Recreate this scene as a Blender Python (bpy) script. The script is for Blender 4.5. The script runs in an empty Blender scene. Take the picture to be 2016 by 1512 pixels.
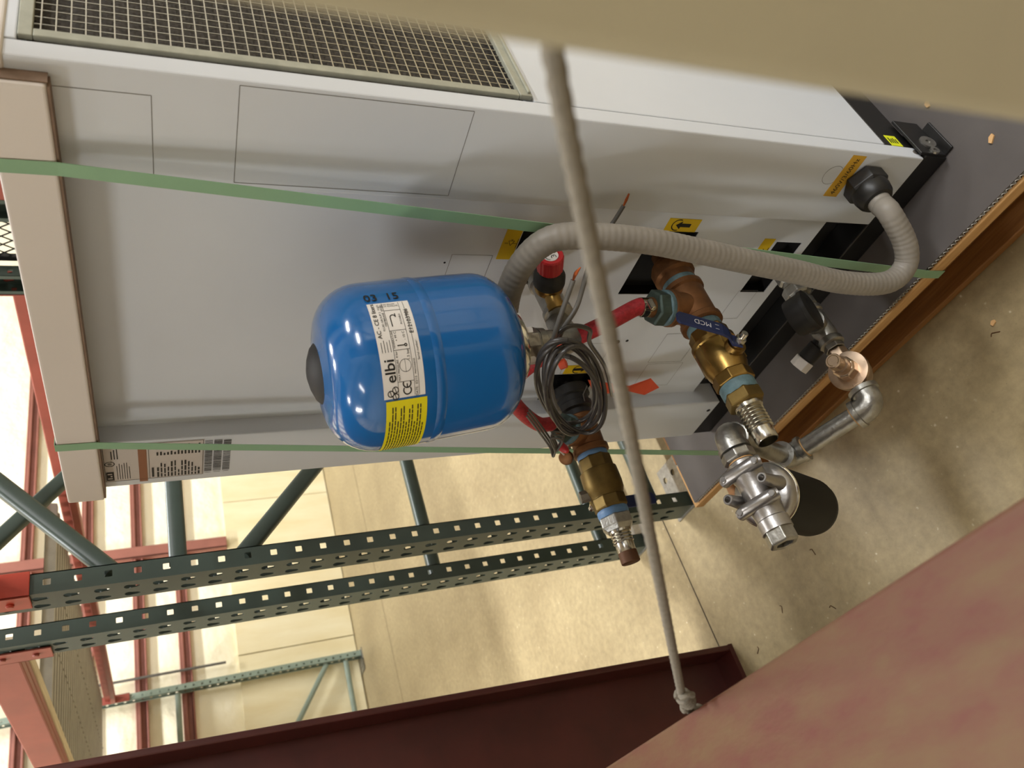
import bpy, bmesh, math, random
from mathutils import Vector, Matrix
random.seed(7)
R = math.radians
scene = bpy.context.scene
COL = scene.collection

# ------------------------------------------------------------------ camera
CAM_H = 1.288
cam_d = bpy.data.cameras.new('camera')
cam = bpy.data.objects.new('camera', cam_d)
COL.objects.link(cam)
scene.camera = cam
cam_d.sensor_width = 36.0
cam_d.lens = 36.0 * 1533.0 / 2016.0
cam_d.clip_start = 0.01
cam_d.clip_end = 100
# rows: the world axes seen from the lens (right, down, forward); the phone was held turned a quarter
_r = Vector((0.61411, 0.78798, -0.04429))
_d = Vector((0.30829, -0.29117, -0.90564))
_f = Vector((-0.72652, 0.54251, -0.42173))
m = Matrix.Identity(4)
for i in range(3):
    m[i][0] = _d[i]; m[i][1] = _r[i]; m[i][2] = -_f[i]
m[2][3] = CAM_H
cam.matrix_world = m
cam_d.dof.use_dof = True
cam_d.dof.focus_distance = 1.12
cam_d.dof.aperture_fstop = 7.2

# ------------------------------------------------------------------ world, exposure
w = bpy.data.worlds.new('hall_air')
scene.world = w
w.use_nodes = True
w.node_tree.nodes['Background'].inputs[0].default_value = (0.95, 0.92, 0.85, 1)
w.node_tree.nodes['Background'].inputs[1].default_value = 0.25
vs = scene.view_settings
vs.view_transform = 'Standard'
vs.look = 'None'
vs.gamma = 1.0
vs.use_curve_mapping = False
vs.exposure = 0.2

# ------------------------------------------------------------------ ceiling lamps: (x, y, watts)
LAMP_Z = 6.3
LAMP_COL = (.965, .985, 1.)
LAMPS = [(-3.1, -.9, 330), (-3.1, 3.2, 370), (-3.7, -5.5, 160),
         (3.0, 3.6, 230), (5.8, 1.0, 420), (.6, -5.2, 40)]  # the last, weakest one is an added soft fill for the cabinet front

# ------------------------------------------------------------------ helpers
def srgb(h):
    h = h.lstrip('#')
    c = [int(h[i:i+2], 16) / 255 for i in (0, 2, 4)]
    return tuple(x / 12.92 if x <= .04045 else ((x + .055) / 1.055) ** 2.4 for x in c) + (1,)

def nn(nt, t, **kw):
    n = nt.nodes.new(t)
    for k, v in kw.items():
        setattr(n, k, v)
    return n

def mat(name, col, rough=.5, metal=0., var=.08, scale=18., bump=0., bscale=None, coat=0., col2=None, stretch=None, spec=.5, emit=0.):
    mt = bpy.data.materials.new(name)
    mt.use_nodes = True
    nt = mt.node_tree
    b = nt.nodes['Principled BSDF']
    c = srgb(col) if isinstance(col, str) else col
    b.inputs['Roughness'].default_value = rough
    b.inputs['Metallic'].default_value = metal
    b.inputs['Specular IOR Level'].default_value = spec
    if coat:
        b.inputs['Coat Weight'].default_value = coat
        b.inputs['Coat Roughness'].default_value = .08
    tc = nn(nt, 'ShaderNodeTexCoord')
    mp = nn(nt, 'ShaderNodeMapping')
    if stretch:
        mp.inputs['Scale'].default_value = stretch
    nt.links.new(tc.outputs['Object'], mp.inputs[0])
    nz = nn(nt, 'ShaderNodeTexNoise')
    nz.inputs['Scale'].default_value = scale
    nz.inputs['Detail'].default_value = 5
    nz.inputs['Roughness'].default_value = .6
    nt.links.new(mp.outputs[0], nz.inputs['Vector'])
    mx = nn(nt, 'ShaderNodeMix', data_type='RGBA')
    rp = nn(nt, 'ShaderNodeMapRange')
    rp.inputs[1].default_value = .3
    rp.inputs[2].default_value = .7
    nt.links.new(nz.outputs['Fac'], rp.inputs[0])
    nt.links.new(rp.outputs[0], mx.inputs[0])
    if col2:
        mx.inputs[6].default_value = c
        mx.inputs[7].default_value = srgb(col2)
    else:
        mx.inputs[6].default_value = tuple(min(1, x * (1 - var)) for x in c[:3]) + (1,)
        mx.inputs[7].default_value = tuple(min(1, x * (1 + var)) for x in c[:3]) + (1,)
    nt.links.new(mx.outputs[2], b.inputs['Base Color'])
    if bump:
        nb = nn(nt, 'ShaderNodeTexNoise')
        nb.inputs['Scale'].default_value = bscale or scale * 3
        nb.inputs['Detail'].default_value = 4
        nt.links.new(mp.outputs[0], nb.inputs['Vector'])
        bp = nn(nt, 'ShaderNodeBump')
        bp.inputs['Strength'].default_value = bump
        bp.inputs['Distance'].default_value = .002
        nt.links.new(nb.outputs['Fac'], bp.inputs['Height'])
        nt.links.new(bp.outputs[0], b.inputs['Normal'])
    if emit:
        b.inputs['Emission Color'].default_value = c
        b.inputs['Emission Strength'].default_value = emit
    return mt

def floor_mat():
    mt = bpy.data.materials.new('polished_concrete')
    mt.use_nodes = True
    nt = mt.node_tree
    b = nt.nodes['Principled BSDF']
    tc = nn(nt, 'ShaderNodeTexCoord')
    n1 = nn(nt, 'ShaderNodeTexNoise'); n1.inputs['Scale'].default_value = 2.2; n1.inputs['Detail'].default_value = 8; n1.inputs['Roughness'].default_value = .65
    n2 = nn(nt, 'ShaderNodeTexNoise'); n2.inputs['Scale'].default_value = 44; n2.inputs['Detail'].default_value = 9; n2.inputs['Roughness'].default_value = .7
    v = nn(nt, 'ShaderNodeTexVoronoi'); v.inputs['Scale'].default_value = 48
    v2 = nn(nt, 'ShaderNodeTexVoronoi'); v2.inputs['Scale'].default_value = 60
    for n in (n1, n2, v, v2):
        nt.links.new(tc.outputs['Object'], n.inputs['Vector'])
    r1 = nn(nt, 'ShaderNodeValToRGB')
    r1.color_ramp.elements[0].position = .3; r1.color_ramp.elements[0].color = srgb('#8b7b5c')
    r1.color_ramp.elements[1].position = .72; r1.color_ramp.elements[1].color = srgb('#a69672')
    nt.links.new(n1.outputs['Fac'], r1.inputs[0])
    m1 = nn(nt, 'ShaderNodeMix', data_type='RGBA', blend_type='OVERLAY'); m1.inputs[0].default_value = .5
    nt.links.new(r1.outputs[0], m1.inputs[6]); nt.links.new(n2.outputs['Fac'], m1.inputs[7])
    # pale aggregate specks
    s1 = nn(nt, 'ShaderNodeMapRange'); s1.inputs[1].default_value = .16; s1.inputs[2].default_value = .08
    nt.links.new(v.outputs['Distance'], s1.inputs[0])
    sm = nn(nt, 'ShaderNodeMath', operation='MULTIPLY')
    s3 = nn(nt, 'ShaderNodeMapRange'); s3.inputs[1].default_value = .5; s3.inputs[2].default_value = .62
    nt.links.new(n2.outputs['Fac'], s3.inputs[0])
    nt.links.new(s1.outputs[0], sm.inputs[0]); nt.links.new(s3.outputs[0], sm.inputs[1])
    sm2 = nn(nt, 'ShaderNodeMath', operation='MULTIPLY'); sm2.inputs[1].default_value = .75
    nt.links.new(sm.outputs[0], sm2.inputs[0])
    m2 = nn(nt, 'ShaderNodeMix', data_type='RGBA'); m2.inputs[7].default_value = srgb('#d6cab2')
    nt.links.new(sm2.outputs[0], m2.inputs[0]); nt.links.new(m1.outputs[2], m2.inputs[6])
    # dark grit
    g1 = nn(nt, 'ShaderNodeMapRange'); g1.inputs[1].default_value = .07; g1.inputs[2].default_value = .03
    nt.links.new(v2.outputs['Distance'], g1.inputs[0])
    g2 = nn(nt, 'ShaderNodeMath', operation='MULTIPLY'); g2.inputs[1].default_value = .4
    nt.links.new(g1.outputs[0], g2.inputs[0])
    m3 = nn(nt, 'ShaderNodeMix', data_type='RGBA'); m3.inputs[7].default_value = srgb('#4a4032')
    nt.links.new(g2.outputs[0], m3.inputs[0]); nt.links.new(m2.outputs[2], m3.inputs[6])
    nt.links.new(m3.outputs[2], b.inputs['Base Color'])
    rr = nn(nt, 'ShaderNodeMapRange'); rr.inputs[3].default_value = .32; rr.inputs[4].default_value = .6
    nt.links.new(n1.outputs['Fac'], rr.inputs[0]); nt.links.new(rr.outputs[0], b.inputs['Roughness'])
    bp = nn(nt, 'ShaderNodeBump'); bp.inputs['Strength'].default_value = .08; bp.inputs['Distance'].default_value = .002
    nt.links.new(n2.outputs['Fac'], bp.inputs['Height']); nt.links.new(bp.outputs[0], b.inputs['Normal'])
    return mt

def wood_mat(name, c1, c2, axis=(1, 14, 14), rough=.6, scale=6):
    return mat(name, c1, rough, 0, scale=scale, col2=c2, stretch=axis, bump=.25, bscale=12)

MT = {}
def M_(n):
    return MT[n]

class MB:
    """collects polygons of one mesh in world coordinates"""
    def __init__(s):
        s.v = []; s.f = []; s.mi = []; s.m = 0
    def add(s, vs_, fs_):
        o = len(s.v)
        s.v += [tuple(v) for v in vs_]
        for f in fs_:
            s.f.append([o + i for i in f]); s.mi.append(s.m)
        return s
    def box(s, a, b, mtx=None):
        x0, y0, z0 = [min(a[i], b[i]) for i in range(3)]
        x1, y1, z1 = [max(a[i], b[i]) for i in range(3)]
        vs_ = [Vector(p) for p in ((x0,y0,z0),(x1,y0,z0),(x1,y1,z0),(x0,y1,z0),(x0,y0,z1),(x1,y0,z1),(x1,y1,z1),(x0,y1,z1))]
        if mtx is not None:
            vs_ = [mtx @ v for v in vs_]
        return s.add(vs_, [(0,3,2,1),(4,5,6,7),(0,1,5,4),(1,2,6,5),(2,3,7,6),(3,0,4,7)])
    def prism(s, poly, mtx, t):
        """poly in local xy, extruded from z=0 to z=t, placed by mtx"""
        n = len(poly)
        vs_ = [mtx @ Vector((p[0], p[1], 0)) for p in poly] + [mtx @ Vector((p[0], p[1], t)) for p in poly]
        fs_ = [tuple(range(n - 1, -1, -1)), tuple(range(n, 2 * n))] + [(i, (i + 1) % n, n + (i + 1) % n, n + i) for i in range(n)]
        return s.add(vs_, fs_)
    def lathe(s, o, d, prof, n=32, cap=True, xh=None):
        """prof: (distance along d, radius)"""
        F = frame(o, d, xh)
        vs_ = []
        for (a, r) in prof:
            for i in range(n):
                t = 2 * math.pi * i / n
                vs_.append(F @ Vector((r * math.cos(t), r * math.sin(t), a)))
        fs_ = []
        k = len(prof)
        for j in range(k - 1):
            for i in range(n):
                i2 = (i + 1) % n
                fs_.append((j * n + i, j * n + i2, (j + 1) * n + i2, (j + 1) * n + i))
        if cap:
            fs_.append(tuple(range(n - 1, -1, -1)))
            fs_.append(tuple((k - 1) * n + i for i in range(n)))
        return s.add(vs_, fs_)
    def tube(s, pts, r, n=12, cap=True, smooth_n=0, mod=None):
        pts = [Vector(p) for p in pts]
        n0 = len(pts)
        if smooth_n:
            pts = spline(pts, smooth_n)
        if isinstance(r, (list, tuple)):
            rs = []
            for i in range(len(pts)):
                q = i / (len(pts) - 1) * (n0 - 1); j = min(int(q), n0 - 2)
                rs.append(r[j] + (r[j + 1] - r[j]) * (q - j))
        else:
            rs = [r] * len(pts)
        T = []
        for i in range(len(pts)):
            a = pts[max(0, i - 1)]; b = pts[min(len(pts) - 1, i + 1)]
            T.append((b - a).normalized())
        up = Vector((0, 0, 1)) if abs(T[0].z) < .9 else Vector((1, 0, 0))
        N = (up - T[0] * up.dot(T[0])).normalized()
        vs_ = []; L = 0
        for i, p in enumerate(pts):
            if i:
                N = (N - T[i] * N.dot(T[i])).normalized()
                L += (p - pts[i - 1]).length
            B = T[i].cross(N)
            for k in range(n):
                t = 2 * math.pi * k / n
                rr = rs[i] * (mod(t, L) if mod else 1)
                vs_.append(p + N * (rr * math.cos(t)) + B * (rr * math.sin(t)))
        fs_ = []
        for j in range(len(pts) - 1):
            for i in range(n):
                i2 = (i + 1) % n
                fs_.append((j * n + i, j * n + i2, (j + 1) * n + i2, (j + 1) * n + i))
        if cap:
            fs_.append(tuple(range(n - 1, -1, -1)))
            fs_.append(tuple((len(pts) - 1) * n + i for i in range(n)))
        return s.add(vs_, fs_)
    def sweep(s, pts, poly, up):
        """a profile (local x = side, y = up) carried along a straight or bent line"""
        pts = [Vector(p) for p in pts]
        up = Vector(up); vs_ = []; n = len(poly)
        for i, p in enumerate(pts):
            a = pts[max(0, i - 1)]; b = pts[min(len(pts) - 1, i + 1)]
            t = (b - a).normalized(); sd = t.cross(up).normalized(); u2 = sd.cross(t)
            for q in poly:
                vs_.append(p + sd * q[0] + u2 * q[1])
        fs_ = []
        for j in range(len(pts) - 1):
            for i in range(n):
                i2 = (i + 1) % n
                fs_.append((j * n + i, j * n + i2, (j + 1) * n + i2, (j + 1) * n + i))
        fs_.append(tuple(range(n - 1, -1, -1))); fs_.append(tuple((len(pts) - 1) * n + i for i in range(n)))
        return s.add(vs_, fs_)

def frame(o, z, xh=None):
    z = Vector(z).normalized()
    xh = Vector(xh) if xh else (Vector((0, 0, 1)) if abs(z.z) < .9 else Vector((1, 0, 0)))
    x = (xh - z * xh.dot(z)).normalized()
    y = z.cross(x)
    F = Matrix.Identity(4)
    for i in range(3):
        F[i][0] = x[i]; F[i][1] = y[i]; F[i][2] = z[i]; F[i][3] = o[i]
    return F

def spline(P, k):
    out = []
    for i in range(len(P) - 1):
        p0 = P[max(0, i - 1)]; p1 = P[i]; p2 = P[i + 1]; p3 = P[min(len(P) - 1, i + 2)]
        for j in range(k):
            t = j / k
            out.append(.5 * ((2 * p1) + (p2 - p0) * t + (2 * p0 - 5 * p1 + 4 * p2 - p3) * t * t + (3 * p1 - p0 - 3 * p2 + p3) * t ** 3))
    out.append(P[-1])
    return out

LOC = {}
def thing(name, loc, label, cat, group=None, kind=None):
    o = bpy.data.objects.new(name, None)
    o.empty_display_size = .05
    o.location = loc
    COL.objects.link(o)
    LOC[o] = Vector(loc)
    tag(o, label, cat, group, kind)
    return o

def tag(o, label=None, cat=None, group=None, kind=None):
    if label: o['label'] = label
    if cat: o['category'] = cat
    if group: o['group'] = group
    if kind: o['kind'] = kind
    return o

def obj(name, mb, mats, parent=None, loc=None, smooth=False, bevel=0, bseg=2, angle=40):
    me = bpy.data.meshes.new(name)
    me.from_pydata(mb.v, [], mb.f)
    if isinstance(mats, str):
        mats = [mats]
    for x in mats:
        me.materials.append(M_(x))
    if len(mats) > 1:
        me.polygons.foreach_set('material_index', mb.mi)
    o = bpy.data.objects.new(name, me)
    if parent is not None:
        base = LOC[parent]
        o.parent = parent
        LOC[o] = base
    else:
        if loc is None:
            xs = [v[0] for v in mb.v]; ys = [v[1] for v in mb.v]; zs = [v[2] for v in mb.v]
            loc = ((min(xs) + max(xs)) / 2, (min(ys) + max(ys)) / 2, min(zs))
        base = Vector(loc); o.location = base; LOC[o] = base
    me.transform(Matrix.Translation(-base))
    bm = bmesh.new(); bm.from_mesh(me)
    bmesh.ops.recalc_face_normals(bm, faces=bm.faces)
    bm.to_mesh(me); bm.free()
    COL.objects.link(o)
    if bevel:
        b = o.modifiers.new('edge', 'BEVEL')
        b.width = bevel; b.segments = bseg; b.limit_method = 'ANGLE'; b.angle_limit = R(35)
        b.harden_normals = False
    if smooth:
        me.polygons.foreach_set('use_smooth', [True] * len(me.polygons))
        me.set_sharp_from_angle(angle=R(angle))
    me.update()
    return o

def copy_tree(o, parent=None):
    c = o.copy()
    COL.objects.link(c)
    if parent is not None:
        c.parent = parent
    for ch in list(o.children):
        copy_tree(ch, c)
    return c

_txt = {}
def text_geo(s, size=1.0, bold=False):
    key = (s, size)
    if key in _txt: return _txt[key]
    cu = bpy.data.curves.new('t', 'FONT')
    cu.body = s; cu.size = size; cu.align_x = 'CENTER'; cu.align_y = 'CENTER'; cu.resolution_u = 3
    if bold: cu.offset = .012 * size
    o = bpy.data.objects.new('t', cu)
    COL.objects.link(o)
    dg = bpy.context.evaluated_depsgraph_get()
    me = bpy.data.meshes.new_from_object(o.evaluated_get(dg))
    V = [tuple(v.co) for v in me.vertices]; Fc = [tuple(p.vertices) for p in me.polygons]
    bpy.data.objects.remove(o); bpy.data.curves.remove(cu); bpy.data.meshes.remove(me)
    _txt[key] = (V, Fc)
    return _txt[key]

def put_text(mb, s, size, fn, cx=0, cy=0, rot=0, sx=1., bold=False):
    """fn maps label coordinates (right, up) to a point in the world"""
    V, Fc = text_geo(s, size, bold)
    c, sn = math.cos(rot), math.sin(rot)
    mb.add([fn(cx + (x * sx) * c - y * sn, cy + (x * sx) * sn + y * c) for x, y, z in V], Fc)

def put_poly(mb, pts, fn):
    mb.add([fn(*p) for p in pts], [tuple(range(len(pts)))])

def put_rect(mb, x0, y0, x1, y1, fn, n=1):
    for i in range(n):
        a = x0 + (x1 - x0) * i / n; b = x0 + (x1 - x0) * (i + 1) / n
        put_poly(mb, [(a, y0), (b, y0), (b, y1), (a, y1)], fn)

def put_line(mb, x0, y0, x1, y1, w_, fn, n=1):
    dx, dy = x1 - x0, y1 - y0
    L = math.hypot(dx, dy); px, py = -dy / L * w_ / 2, dx / L * w_ / 2
    for i in range(n):
        a, b = i / n, (i + 1) / n
        put_poly(mb, [(x0 + dx * a + px, y0 + dy * a + py), (x0 + dx * b + px, y0 + dy * b + py), (x0 + dx * b - px, y0 + dy * b - py), (x0 + dx * a - px, y0 + dy * a - py)], fn)

def put_arc(mb, cx, cy, r, a0, a1, w_, fn, n=14):
    for i in range(n):
        t0 = R(a0 + (a1 - a0) * i / n); t1 = R(a0 + (a1 - a0) * (i + 1) / n)
        put_poly(mb, [(cx + (r - w_ / 2) * math.cos(t0), cy + (r - w_ / 2) * math.sin(t0)), (cx + (r + w_ / 2) * math.cos(t0), cy + (r + w_ / 2) * math.sin(t0)),
                      (cx + (r + w_ / 2) * math.cos(t1), cy + (r + w_ / 2) * math.sin(t1)), (cx + (r - w_ / 2) * math.cos(t1), cy + (r - w_ / 2) * math.sin(t1))], fn)

def plate_y(mb, x0, x1, z0, z1, y0, y1, holes=()):
    """upright sheet facing -Y with rectangular openings (x0,x1,z0,z1)"""
    xs = sorted({x0, x1, *[h[0] for h in holes], *[h[1] for h in holes]})
    zs = sorted({z0, z1, *[h[2] for h in holes], *[h[3] for h in holes]})
    def solid(i, j):
        if i < 0 or j < 0 or i >= len(xs) - 1 or j >= len(zs) - 1: return False
        cx, cz = (xs[i] + xs[i + 1]) / 2, (zs[j] + zs[j + 1]) / 2
        return not any(h[0] < cx < h[1] and h[2] < cz < h[3] for h in holes)
    for i in range(len(xs) - 1):
        for j in range(len(zs) - 1):
            if not solid(i, j): continue
            a, b, c, d = xs[i], xs[i + 1], zs[j], zs[j + 1]
            mb.add([(a,y0,c),(b,y0,c),(b,y0,d),(a,y0,d)], [(0,1,2,3)])
            mb.add([(a,y1,c),(b,y1,c),(b,y1,d),(a,y1,d)], [(3,2,1,0)])
            if not solid(i-1, j): mb.add([(a,y0,c),(a,y1,c),(a,y1,d),(a,y0,d)], [(0,1,2,3)])
            if not solid(i+1, j): mb.add([(b,y0,c),(b,y1,c),(b,y1,d),(b,y0,d)], [(3,2,1,0)])
            if not solid(i, j-1): mb.add([(a,y0,c),(b,y0,c),(b,y1,c),(a,y1,c)], [(3,2,1,0)])
            if not solid(i, j+1): mb.add([(a,y0,d),(b,y0,d),(b,y1,d),(a,y1,d)], [(0,1,2,3)])

# ------------------------------------------------------------------ materials
MT['floor'] = floor_mat()
MT['white_paint'] = mat('white_powder_coat', '#d1d5da', .38, var=.02, scale=6, bump=.05, bscale=900)
MT['lid_paint'] = mat('warm_white_lid', '#d8d0c8', .42, var=.02, scale=5)
MT['brown_edge'] = mat('brown_foam_edge', '#7a6452', .8, var=.15, scale=60)
MT['black_paint'] = mat('black_frame_paint', '#131211', .42, var=.2, scale=30)
MT['black_void'] = mat('dark_inside', '#0b0a0a', .8)
MT['galv_green'] = mat('galvanised_frame', '#a9aa9c', .5, .25, var=.12, scale=60)
MT['wire'] = mat('zinc_wire', '#c9c6bb', .32, .85, var=.1, scale=40)
MT['core'] = mat('condenser_core', '#24211d', .7, .2, scale=220, col2='#4e4841', bump=.9, bscale=260)
MT['groove'] = mat('panel_groove', '#77736e', .7)
MT['screw'] = mat('zinc_screw', '#6f6a64', .4, .8)
MT['hole'] = mat('punched_hole', '#17161a', .8)
MT['yellow'] = mat('yellow_sticker', '#d8b413', .55, var=.04)
MT['amber'] = mat('amber_sticker', '#c99a2c', .55, var=.05)
MT['lime'] = mat('lime_sticker', '#dfe61c', .5, var=.03)
MT['ink'] = mat('black_ink', '#16140f', .6)
MT['paper'] = mat('silver_paper', '#c3bbb4', .5, var=.03)
MT['kraft'] = mat('brown_tape', '#8a5a3c', .6)
MT['blue'] = mat('blue_tank_enamel', '#165f9f', .16, 0, var=.05, scale=4, coat=.6)
MT['label_white'] = mat('white_label', '#e2ddd6', .4, var=.02)
MT['label_yellow'] = mat('yellow_label', '#ded108', .42, var=.03)
MT['rubber'] = mat('black_rubber', '#1d1c1b', .6, var=.2, scale=40)
MT['chrome'] = mat('zinc_flange', '#d8d6cc', .18, 1., var=.06)
MT['galv'] = mat('galvanised_fitting', '#9c9a94', .36, .9, var=.22, scale=70, bump=.25, bscale=160)
MT['cast'] = mat('cast_aluminium', '#a7a4a1', .34, .9, var=.1, scale=60, bump=.12, bscale=200)
MT['steel'] = mat('bright_steel_barb', '#c2beb2', .22, 1., var=.1, scale=50)
MT['brass'] = mat('brass', '#927540', .32, .95, var=.18, scale=35, bump=.08, bscale=120)
MT['bronze'] = mat('tarnished_bronze', '#7a5333', .5, .75, var=.3, scale=28, bump=.2, bscale=120)
MT['olive'] = mat('olive_brass', '#6e5a30', .46, .8, var=.3, scale=30)
MT['teal'] = mat('teal_thread_sealant', '#587278', .55, var=.3, scale=60, bump=.4)
MT['verdigris'] = mat('verdigris_brass', '#44524b', .5, .5, var=.3, scale=50, bump=.3)
MT['bluetape'] = mat('blue_thread_tape', '#5b7fa8', .5, var=.2, scale=60)
MT['lever'] = mat('navy_lever_dip', '#17244f', .45, var=.1)
MT['white_ink'] = mat('white_ink', '#d8d8dc', .6)
MT['red_plastic'] = mat('red_cap', '#b8262a', .4, var=.06)
MT['red_hose'] = mat('red_braided_hose', '#a3212a', .55, var=.3, scale=160, bump=.5, bscale=260)
MT['conduit'] = mat('grey_conduit', '#857f76', .5, var=.08, scale=30)
MT['cable'] = mat('grey_black_cable', '#34312f', .3, var=.15, scale=30)
MT['cable_grey'] = mat('grey_wire', '#5d5a55', .45)
MT['copper'] = mat('copper', '#c4683c', .32, .9, var=.2)
MT['orange'] = mat('orange_tag', '#d8512f', .5, var=.1)
MT['strap'] = mat('green_strap', '#86ab88', .42, var=.05, scale=10)
MT['gauge_case'] = mat('gauge_case', '#1a1919', .5, var=.1)
MT['gauge_glass'] = mat('gauge_glass', '#0e0e0f', .08)
MT['filter_black'] = mat('filter_can_paint', '#050505', .6, var=.2, spec=.2)
MT['nickel'] = mat('nickel_brass', '#c4ab92', .3, .9, var=.12, scale=60)
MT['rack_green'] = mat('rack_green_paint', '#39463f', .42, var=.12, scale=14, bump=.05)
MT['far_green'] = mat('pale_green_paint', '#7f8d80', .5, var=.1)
MT['rack_red'] = mat('rack_red_paint', '#8f4538', .48, var=.12, scale=9)
MT['bright_red'] = mat('connector_red_paint', '#b53c26', .4, var=.1, scale=9)
MT['girt_red'] = mat('girt_red_primer', '#8f5a4d', .6, var=.12, scale=7)
MT['column_red'] = mat('column_oxide_primer', '#4a1e19', .4, var=.25, scale=6)
MT['beam_pink'] = mat('worn_red_primer', '#5a2a1a', .62, scale=9, col2='#5f4625', bump=.15, bscale=60, stretch=(1.6, 4, 1))
MT['insul'] = mat('white_insulation_facing', '#f8f0d4', .55, var=.04, scale=3, bump=.9, bscale=5)
MT['insul'].node_tree.nodes['Bump'].inputs['Distance'].default_value = .03
MT['ply'] = mat('cream_painted_plywood', '#dccda2', .6, scale=2.5, col2='#e8dfbe', stretch=(3, 3, .7), bump=.2, bscale=30)
MT['hall_wall'] = mat('hall_wall', '#d4d2cc', .7, var=.04, scale=2)
MT['ceiling'] = mat('white_ceiling_facing', '#e2e0da', .7, var=.04, scale=2)
MT['deck_grey'] = mat('grey_ribbed_deck', '#9a978f', .5, .25, var=.14, scale=12)
MT['wood'] = wood_mat('pallet_pine', '#7a5024', '#9a6a36')
MT['wood_pale'] = wood_mat('pale_pine', '#b98a52', '#cfa46c')
MT['wood_ply'] = wood_mat('pale_board', '#b9a88a', '#d8cbae')
MT['sheet'] = mat('dark_fluted_sheet', '#575250', .62, var=.16, scale=5, bump=.12, bscale=80)
MT['sheet_edge'] = mat('fluted_sheet_edge', '#bcb8b0', .5, var=.1)
MT['post'] = mat('grey_beige_post', '#9d957c', .55, var=.06, scale=9)
MT['rope'] = mat('grey_rope', '#716a5d', .8, var=.15, scale=200, bump=.3, bscale=600)
MT['chip'] = mat('wood_chip', '#d3a873', .7)
MT['rust'] = mat('rusty_staple', '#5a3a22', .6, .4)
MT['joint'] = mat('floor_joint', '#3c3225', .9)
MT['lamp_body'] = mat('lamp_body', '#b9bbbd', .4, .3)
MT['lamp_glow'] = mat('lamp_glow', (1., .93, .8, 1), .5, emit=6)

# ================================================================== THE HALL
XW = -5.68
def struct(name, mb, m_, **kw):
    return tag(obj(name, mb, m_, **kw), kind='structure')

fl = struct('floor', MB().box((XW - .2, -9, -.12), (9, 8, 0)), 'floor', loc=(0, 0, 0))
for (x, w_, y0, y1) in ((-1.693, .004, -3, 7.9), (-4.74, .004, -3, 7.9), (1.4, .004, -3, 7.9)):
    obj('control_joint', MB().box((x - w_ / 2, y0, -.001), (x + w_ / 2, y1, .0006)), 'joint', fl)
wl = struct('wall_left', MB().box((XW - .2, -9, 0), (XW - .02, 8, 6.9)), 'hall_wall', loc=(XW, 0, 0))
for i in range(14):                                              # painted plywood skirting sheets
    y0 = -8.98 + i * 1.22
    y1 = min(y0 + 1.214, 7.98)
    if y1 > y0:
        obj('plywood_sheet', MB().box((XW - .02, y0, .005), (XW + .012 + .003 * (i % 2), y1, .815)), 'ply', wl, bevel=.002)
GIRTS = [1.11, 1.385, 1.70, 2.07, 2.7, 3.35, 4.0, 4.65, 5.3, 5.95]
edges = [.815] + GIRTS + [6.9]
for i in range(len(edges) - 1):                                  # blanket insulation bulging between the girts
    z0 = edges[i]; z1 = edges[i + 1]
    mb = MB(); ny, nz = 60, 8
    vs_ = []
    for a in range(ny + 1):
        for b in range(nz + 1):
            y = -9 + 17 * a / ny; t = b / nz
            bul = .016 * math.sin(math.pi * t) ** .6 * (1 + .25 * math.sin(y * 3.1 + i)) if 0 < t < 1 else 0
            vs_.append((XW - .02 + bul, y, z0 + (z1 - z0) * t))
    fs_ = [(a * (nz + 1) + b, (a + 1) * (nz + 1) + b, (a + 1) * (nz + 1) + b + 1, a * (nz + 1) + b + 1) for a in range(ny) for b in range(nz)]
    obj('insulation_blanket', mb.add(vs_, fs_), 'insul', wl, smooth=True, angle=80)
for i, z in enumerate(GIRTS):
    hgt = .075 if i < 4 else .2
    mb = MB().box((XW - .02, -8.9, z), (XW + .034, 7.9, z + .012)).box((XW - .02, -8.9, z + .012), (XW + .006, 7.9, z + hgt - .012)).box((XW - .02, -8.9, z + hgt - .012), (XW + .034, 7.9, z + hgt))
    mb.box((XW + .024, -8.9, z + hgt - .03), (XW + .034, 7.9, z + hgt - .012))
    obj('girt', mb, 'girt_red', wl, bevel=.003)
for y in (-3.2, 2.82, 7.2):
    mb = MB().box((XW - .02, y, .815), (XW + .055, y + .012, 6.8)).box((XW + .045, y, .815), (XW + .055, y + .085, 6.8))
    obj('wall_stud', mb, 'girt_red', wl, bevel=.003)
obj('sag_rod', MB().tube([(XW + .066, 1.95, .9), (XW + .066, 1.95, 2.5)], .009), 'cable_grey', wl)
struct('wall_back', MB().box((XW - .2, 8, 0), (9.2, 8.2, 6.9)), 'hall_wall', loc=(0, 8, 0))
struct('wall_right', MB().box((9, -9, 0), (9.2, 8, 6.9)), 'hall_wall', loc=(9, 0, 0))
struct('wall_front', MB().box((XW - .2, -9.2, 0), (9.2, -9, 6.9)), 'hall_wall', loc=(0, -9, 0))
ce = struct('ceiling', MB().box((XW - .2, -9.2, 6.9), (9.2, 8.2, 7.1)), 'ceiling', loc=(0, 0, 6.9))
for y in (-7, -5, -3, -1, 1, 3, 5, 7):
    obj('purlin', MB().box((XW, y, 6.7), (9, y + .07, 6.9)), 'girt_red', ce)

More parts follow.
